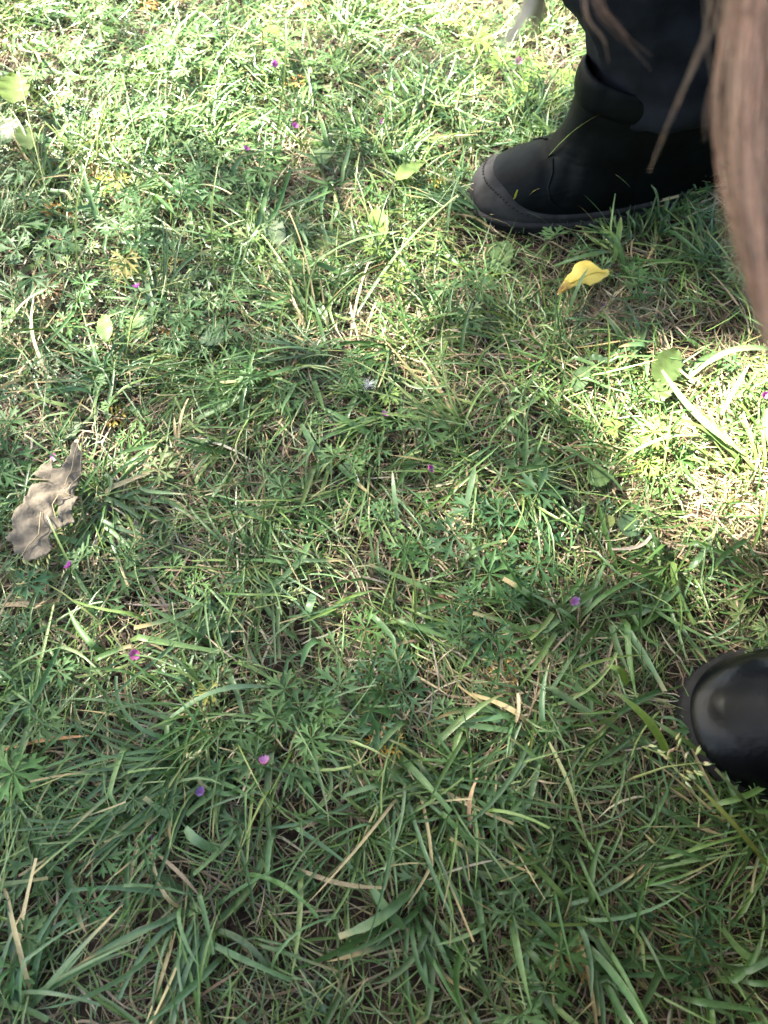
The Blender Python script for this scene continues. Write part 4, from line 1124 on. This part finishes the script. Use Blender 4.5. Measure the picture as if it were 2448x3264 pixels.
boot((0.511, 0.094, -0.004), math.atan2(.008, -.28), True, 'left boot with stitched welt and shiny leather toe at the right edge', 1.06, 1.06, M_gloss, M_rubber_shaded)

def skin_mesh(name, pts, edges, root, mat, parent, sub=2, wrinkle=0.0, wsize=.05):
    me = bpy.data.meshes.new(name)
    me.from_pydata([tuple(Vector(p[0])-PL) for p in pts], edges, [])
    o = link(name, me, mat, parent)
    sk = o.modifiers.new('skin', 'SKIN'); sk.use_smooth_shade = True
    for v, p in zip(me.skin_vertices[0].data, pts):
        v.radius = p[1] if isinstance(p[1], tuple) else (p[1], p[1]); v.use_root = False
    me.skin_vertices[0].data[root].use_root = True
    sb = o.modifiers.new('subdivision', 'SUBSURF'); sb.levels = sub; sb.render_levels = sub
    if wrinkle:
        tx = bpy.data.textures.new(name+'_folds', 'CLOUDS'); tx.noise_scale = wsize; tx.noise_depth = 2
        d = o.modifiers.new('folds', 'DISPLACE'); d.texture = tx; d.strength = wrinkle; d.mid_level = .5; d.texture_coords = 'LOCAL'
    return o
# trousers: one surface from hem to waist
T = [((.60, .30, .36), .16), ((.58, .42, .34), .12), ((.36, .62, .42), .085), ((.10, .705, .45), .074), ((.17, .70, .33), .082), ((.240, .695, .215), .082), ((.278, .693, .150), .080), ((.292, .693, .100), .078),
     ((.56, .20, .34), .125), ((.42, .13, .42), .095), ((.29, .08, .46), .074), ((.345, .085, .33), .082), ((.405, .092, .215), .082), ((.430, .096, .150), .080), ((.438, .096, .100), .078), ((.58, .26, .48), .14)]
skin_mesh('trousers', T, [(0, 1), (1, 2), (2, 3), (3, 4), (4, 5), (5, 6), (6, 7), (0, 8), (8, 9), (9, 10), (10, 11), (11, 12), (12, 13), (13, 14), (0, 15)], 0, M_cloth, person, 3, .030, .045)
J = [((.58, .26, .46), .16), ((.53, .24, .60), .15), ((.46, .24, .72), .14), ((.40, .24, .80), .07),
     ((.42, .12, .73), .065), ((.36, -.02, .66), .050), ((.29, -.11, .615), .045), ((.19, -.10, .625), .040), ((.13, -.085, .632), .032),
     ((.42, .40, .73), .065), ((.34, .53, .66), .050), ((.28, .64, .60), .045), ((.20, .675, .575), .040), ((.15, .69, .560), .032)]
skin_mesh('jacket', J, [(0, 1), (1, 2), (2, 3), (2, 4), (4, 5), (5, 6), (6, 7), (7, 8), (2, 9), (9, 10), (10, 11), (11, 12), (12, 13)], 1, M_jacket, person, 2, .014, .05)

def hand(name, wrist, palm, fingers, thumb):
    """wrist -> palm centre; every finger a chain of joints rooted in the palm"""
    pts = [(wrist, .021), (Vector(wrist).lerp(Vector(palm), .55), (.026, .017)), (palm, (.030, .015))]; ed = [(0, 1), (1, 2)]
    for ch in fingers+[thumb]:
        prev = 2 if ch is not thumb else 1
        for k, p in enumerate(ch):
            pts.append((p, max(.0065, .0092-.0007*k))); ed.append((prev, len(pts)-1)); prev = len(pts)-1
    return skin_mesh(name, pts, ed, 1, M_skin, person, 2)
# left hand round the telephone, right hand resting on the knee
U_, F_ = Vector(UPV), Vector(FWD); X_ = Vector((1, 0, 0))
ph_c = Vector(CAM)-F_*.016-U_*.055
pal = ph_c+X_*.052-U_*.015+F_*.012
fing = []
for k in range(4):
    b0 = pal+U_*(.028-.019*k)
    fing.append([b0+F_*.012-X_*.012, b0+F_*.021-X_*(.034-.003*abs(k-1)), b0+F_*.021-X_*(.056-.005*abs(k-1)), b0+F_*.019-X_*(.068-.006*abs(k-1))])
hand('hand', (.125, -.083, .634), pal, fing, [pal-F_*.014+U_*.02-X_*.002, pal-F_*.030+U_*.045-X_*.012, pal-F_*.032+U_*.058-X_*.026])
kp = Vector((.105, .700, .548)); fing = []
for k in range(4):
    b0 = kp+Vector((-.02, -.027+.018*k, .004)); ln = (.85, 1.0, .95, .75)[k]
    fing.append([b0+Vector((-.022*ln, -.003+.002*k, -.004)), b0+Vector((-.045*ln, -.004+.003*k, -.016)), b0+Vector((-.06*ln, -.004+.003*k, -.036))])
hand('hand', (.155, .69, .560), kp, fing, [kp+Vector((.012, -.034, -.004)), kp+Vector((-.012, -.050, -.016)), kp+Vector((-.030, -.054, -.028))])
# telephone
def phone():
    bm = bmesh.new(); bmesh.ops.create_cube(bm, size=1)
    for v in bm.verts: v.co = Vector((v.co.x*.074, v.co.y*.158, v.co.z*.0085))
    bmesh.ops.bevel(bm, geom=[e for e in bm.edges if abs(e.verts[0].co.z-e.verts[1].co.z) > .005], offset=.009, segments=4, affect='EDGES', profile=.5)
    bmesh.ops.bevel(bm, geom=[e for e in bm.edges if abs(e.verts[0].co.z-e.verts[1].co.z) < 1e-5 and e.is_manifold and e.calc_face_angle(0) > 1], offset=.0015, segments=2, affect='EDGES')
    me = bpy.data.meshes.new('case'); bm.to_mesh(me); bm.free()
    t = thing('smartphone', ph_c, 'dark smartphone held out over the grass in the left hand', 'phone')
    c = link('case', me, M_phone, t); t.rotation_euler = (TILT, 0, 0)
    bm = bmesh.new(); bmesh.ops.create_cone(bm, cap_ends=True, segments=24, radius1=.006, radius2=.0065, depth=.0016)
    me = bpy.data.meshes.new('lens_ring'); bm.to_mesh(me); bm.free()
    link('lens_ring', me, M_phone, t, (0, .055, -.005))
phone()

# head: face turned down towards the telephone
HC = Vector((.225, .135, .93))
fdir = (Vector((0.0, .05, .60))-HC).normalized()
zup = Vector((.2, .12, 1)); xr = fdir.cross(zup).normalized(); zu = xr.cross(fdir)
HM = Matrix((( xr.x, fdir.x, zu.x, 0), (xr.y, fdir.y, zu.y, 0), (xr.z, fdir.z, zu.z, 0), (0, 0, 0, 1)))   # local y = where the face looks
def head():
    bm = bmesh.new(); bmesh.ops.create_icosphere(bm, subdivisions=5, radius=1)
    g = lambda d2, s: math.exp(-d2/(s*s))
    for v in bm.verts:
        x, y, z = v.co
        p = Vector((x*.074, y*.094, z*.112))
        if z < -.2: p.x *= 1-.28*min(1, (-z-.2)/.8)
        f = max(0, y)
        p.y += .022*g((x/.16)**2+((z+.13)/.20)**2, 1)*f             # nose
        p.y += .008*g((x/.10)**2+((z+.24)/.09)**2, 1)*f
        for sg in (1, -1): p.y -= .012*g(((x-sg*.42)/.20)**2+((z-.02)/.13)**2, 1)*f    # eye sockets
        p.y += .006*g((x/.30)**2+((z+.47)/.07)**2, 1)*f-.003*g((x/.34)**2+((z+.47)/.018)**2, 1)*f   # lips
        p.y += .008*g((x/.30)**2+((z+.80)/.16)**2, 1)*f             # chin
        v.co = p
    for f in bm.faces: f.smooth = True
    me = bpy.data.meshes.new('head'); bm.to_mesh(me); bm.free()
    h = link('head', me, M_skin, person)
    h.matrix_local = Matrix.Translation(HC-PL) @ HM
    for sg in (1, -1):
        for nm, rad, off, mt in (('eye', .0115, .0, M_white), ('iris', .0056, .0072, M_iris)):
            bm = bmesh.new(); bmesh.ops.create_uvsphere(bm, u_segments=16, v_segments=10, radius=rad)
            for f in bm.faces: f.smooth = True
            me = bpy.data.meshes.new(nm); bm.to_mesh(me); bm.free()
            link(nm, me, mt, h, (sg*.031, .074+off, .002))
        rows = []
        for i in range(9):
            a = -1.3+2.9*i/8; rows.append([Vector((sg*(.071+.010*math.cos(q)), -.004+.016*math.cos(a)+.004*math.sin(q), -.004+.030*math.sin(a)+.004*math.cos(q))) for q in np.linspace(0, 2*math.pi, 9)[:-1]])
        link('ear', grid_mesh('ear', rows), M_skin, h)
    return h
M_white = plain_mat('eye_white', (.8, .78, .75), .2); M_iris = plain_mat('iris', (.08, .05, .03), .15)
head()
skin_mesh('neck', [((.42, .245, .78), .055), ((.33, .20, .86), .048), ((.262, .165, .905), .05)], [(0, 1), (1, 2)], 1, M_skin, person, 2)

# hair: a cap on the skull, then locks
HAIRC = np.array([(.30, .215, .17), (.22, .15, .115), (.38, .285, .235), (.15, .085, .06), (.33, .22, .185), (.26, .19, .155)])
hr = np.random.default_rng(21)
def hair_cap():
    bm = bmesh.new(); bmesh.ops.create_icosphere(bm, subdivisions=4, radius=1)
    dele = [f for f in bm.faces if (f.calc_center_median().y > .25 and f.calc_center_median().z < .45) or f.calc_center_median().z < -.75]
    bmesh.ops.delete(bm, geom=dele, context='FACES')
    for v in bm.verts:
        x, y, z = v.co; a = math.atan2(x, z); k = 1.07+.012*math.sin(a*28+y*4)
        v.co = Vector((x*.077*k, y*.098*k-.003, z*.116*k))
    for f in bm.faces: f.smooth = True
    me = bpy.data.meshes.new('hair'); bm.to_mesh(me); bm.free()
    a = me.color_attributes.new('col', 'FLOAT_COLOR', 'POINT'); c = np.tile(np.array([.2, .14, .11, 1], np.float32), len(me.vertices)); a.data.foreach_set('color', c)
    o = link('hair', me, M_hair, person); o.matrix_local = Matrix.Translation(HC-PL) @ HM
    return o
HAIR = hair_cap(); bpy.context.view_layer.update()
HINV = np.array((Matrix.Translation(HC) @ HM).inverted())
def lock(ctrl, spread, n, rad=.00012, clumps=8, pal=None, ends=.12, wav=.0006):
    """ctrl: world points root to tip; spread: half width (m) at each; n strands"""
    ctrl = np.array(ctrl, float); spread = np.array(spread, float); m = 22
    tt = np.linspace(0, 1, len(ctrl)); pal = HAIRC if pal is None else np.array(pal)
    # smooth path
    def cat(t, A):
        i = min(int(t*(len(A)-1)), len(A)-2); f = t*(len(A)-1)-i
        p0, p1, p2, p3 = A[max(i-1, 0)], A[i], A[i+1], A[min(i+2, len(A)-1)]
        return .5*((2*p1)+(-p0+p2)*f+(2*p0-5*p1+4*p2-p3)*f*f+(-p0+3*p1-3*p2+p3)*f**3)
    ts = np.linspace(0, 1, m)
    path = np.array([cat(t, ctrl) for t in ts]); sp = np.interp(ts, tt, spread)
    side = np.cross(np.gradient(path, axis=0), FWD); side /= np.linalg.norm(side, axis=1)[:, None]+1e-9
    cc = hr.uniform(-1, 1, clumps); cd_ = hr.normal(0, .35, clumps); cpal = pal[hr.integers(0, len(pal), clumps)]
    V = np.zeros((n, m, 3, 3)); C = np.zeros((n, m, 3, 3))
    for k in range(n):
        q = hr.integers(0, clumps)
        u0 = hr.uniform(-1, 1); u1 = cc[q]+hr.normal(0, .10); dpt = cd_[q]+hr.normal(0, .12)
        s = ts**.7; u = u0*(1-s)+u1*s
        end = 1-ends*hr.random()**1.5
        t2 = ts*end
        pth = np.stack([np.interp(t2, ts, path[:, a]) for a in range(3)], 1)
        spn = np.interp(t2, ts, sp); sdn = np.stack([np.interp(t2, ts, side[:, a]) for a in range(3)], 1)
        ph_ = hr.random()*6.3
        p = pth+sdn*(u*spn)[:, None]+FWD[None]*(dpt*spn)[:, None]+sdn*(wav*np.sin(ts*9+ph_))[:, None]
        rr = rad*(1-.6*ts**4)*hr.uniform(.7, 1.2)
        w2 = np.cross(np.gradient(p, axis=0), sdn); w2 /= np.linalg.norm(w2, axis=1)[:, None]+1e-9
        for a in range(3):
            an = a*2.0944
            V[k, :, a] = p+(sdn*math.cos(an)+w2*math.sin(an))*rr[:, None]
        C[k] = cpal[q]*hr.uniform(.75, 1.25)
    idx = (np.arange(n)*m*3)[:, None, None]+(np.arange(m-1)*3)[None, :, None]
    a0 = np.arange(3)[None, None, :]; a1 = (a0+1) % 3
    F = np.stack([idx+a0, idx+a1, idx+3+a1, idx+3+a0], -1).reshape(-1, 4)
    Vw = V.reshape(-1, 3)@HINV[:3, :3].T+HINV[:3, 3]
    return link('hair_lock', mk_mesh('hair_lock', Vw, F, C.reshape(-1, 3)), M_hair, HAIR)
D = lambda px, py, d: tuple(at_depth(px, py, d))
root = lambda a, b, c: tuple((Matrix.Translation(HC) @ HM) @ Vector((a, b, c)))
PALE = [(.80, .62, .51), (.70, .51, .41), (.40, .25, .19), (.90, .76, .66), (.28, .155, .115), (.74, .53, .43)]
px2 = lambda p, d: p/FPX*d
lock([root(-.07, .05, .03), D(2620, -900, .17), D(2500, -250, .19), D(2466, 0, .20), D(2454, 200, .205), D(2448, 360, .21), D(2446, 540, .215), D(2456, 700, .22), D(2468, 870, .225), D(2476, 1057, .23), D(2490, 1200, .235)],
     [.012, .014, px2(150, .19), px2(142, .2), px2(150, .205), px2(147, .21), px2(132, .215), px2(112, .22), px2(86, .225), px2(40, .23), px2(8, .235)], 620, .00011, 44, PALE, .35, .0012)
lock([root(-.07, .05, .03), D(2600, -900, .17), D(2440, -250, .19), D(2432, 0, .20), D(2425, 200, .205), D(2420, 360, .21), D(2425, 540, .215), D(2435, 700, .22), D(2450, 870, .225), D(2470, 1057, .23)],
     [.012, .016, px2(190, .19), px2(185, .2), px2(180, .205), px2(170, .21), px2(150, .215), px2(130, .22), px2(100, .225), px2(70, .23)], 60, .00007, 50, PALE, .6, .003)
lock([root(-.06, .07, .06), D(2380, -900, .18), D(2310, -250, .21), D(2262, 60, .235), D(2215, 190, .24), D(2150, 360, .25), D(2064, 575, .265)], [.006, .005, px2(50, .21), px2(30, .23), px2(20, .24), px2(9, .25), px2(5, .26)], 6, .00006, 4, PALE, .3)
lock([root(-.02, .09, .08), D(1900, -900, .2), D(1872, -200, .25), D(1900, 0, .255), D(1940, 70, .26), D(2010, 142, .265), D(2082, 222, .27)], [.005, .005, px2(30, .25), px2(26, .25), px2(18, .26), px2(20, .26), px2(34, .27)], 13, .00005, 9, PALE, .5)
lock([root(-.02, .09, .08), D(1880, -900, .2), D(1862, -200, .25), D(1868, 0, .255), D(1880, 70, .26), D(1925, 130, .265), D(1950, 205, .27)], [.005, .005, px2(20, .25), px2(18, .25), px2(14, .26), px2(10, .26), px2(14, .27)], 6, .00006, 5, PALE, .4)
lock([root(.0, .09, .08), D(1760, -900, .19), D(1712, -200, .22), D(1690, 0, .23), D(1652, 78, .235), D(1600, 155, .24)], [.005, .004, px2(20, .22), px2(18, .23), px2(14, .235), px2(20, .24)], 130, .00014, 7, [(.80, .74, .66), (.62, .54, .46)], .3)
lock([root(.0, .09, .08), D(1780, -900, .19), D(1745, -200, .20), D(1728, 0, .21), D(1706, 70, .212), D(1686, 140, .215)], [.005, .004, px2(16, .2), px2(15, .21), px2(13, .21), px2(10, .215)], 60, .00013, 4, [(.30, .25, .14), (.26, .19, .11)], .3)
# the rest of the hair falls beside and behind the head
for a, b, c, e in ((-.078, -.02, .02, (.20, .25, .62)), (-.07, -.05, .0, (.26, .28, .60)), (.07, -.03, .02, (.27, .03, .66)), (.05, -.07, .0, (.34, .06, .66)), (0, -.09, -.02, (.40, .16, .70)), (-.04, -.085, -.01, (.36, .27, .68)), (-.08, .02, .03, (.165, .23, .60))):
    r0 = Vector(root(a, b, c)); e = Vector(e)
    lock([tuple(r0), tuple(r0.lerp(e, .3)+Vector((.01, .0, .03))), tuple(r0.lerp(e, .65)+Vector((.005, 0, .01))), tuple(e)], [.03, .036, .032, .012], 420, .00022, 22, None, .25)

# added coat-shaped sheet, unseen, hung round the left side to darken the near grass
def added_shade_coat():
    top = [(.60, .42, .56), (.70, .34, .55), (.72, .22, .55), (.66, .11, .55), (.54, .05, .57), (.45, .03, .62), (.38, .01, .67), (.30, -.09, .675), (.12, -.12, .68)]
    hem = [(.80, .62, .02), (.92, .42, .01), (.92, .05, .01), (.82, -.15, .01), (.60, -.25, .01), (.40, -.22, .01), (.22, -.20, .02), (.0, -.21, .03), (-.22, -.23, .08)]
    top = np.array(top); hem = np.array(hem); nu, nv = 81, 24
    u = np.linspace(0, 8, nu); rows = []
    for k in range(nv):
        f = k/(nv-1); row = []
        for q in u:
            a = np.array([np.interp(q, range(9), top[:, c]) for c in range(3)]); b = np.array([np.interp(q, range(9), hem[:, c]) for c in range(3)])
            p = a*(1-f)+b*f; o = np.array([p[0]-.58, p[1]-.2, 0]); o /= np.linalg.norm(o)
            p = p+o*(.022*f*math.sin(q*5.2)+.03*math.sin(math.pi*f))
            row.append(Vector(tuple(p))-PL)
        rows.append(row)
    o = link('added_shade_coat', grid_mesh('added_shade_coat', rows, False), M_jacket, person)
    m = o.modifiers.new('thickness', 'SOLIDIFY'); m.thickness = .003
added_shade_coat()
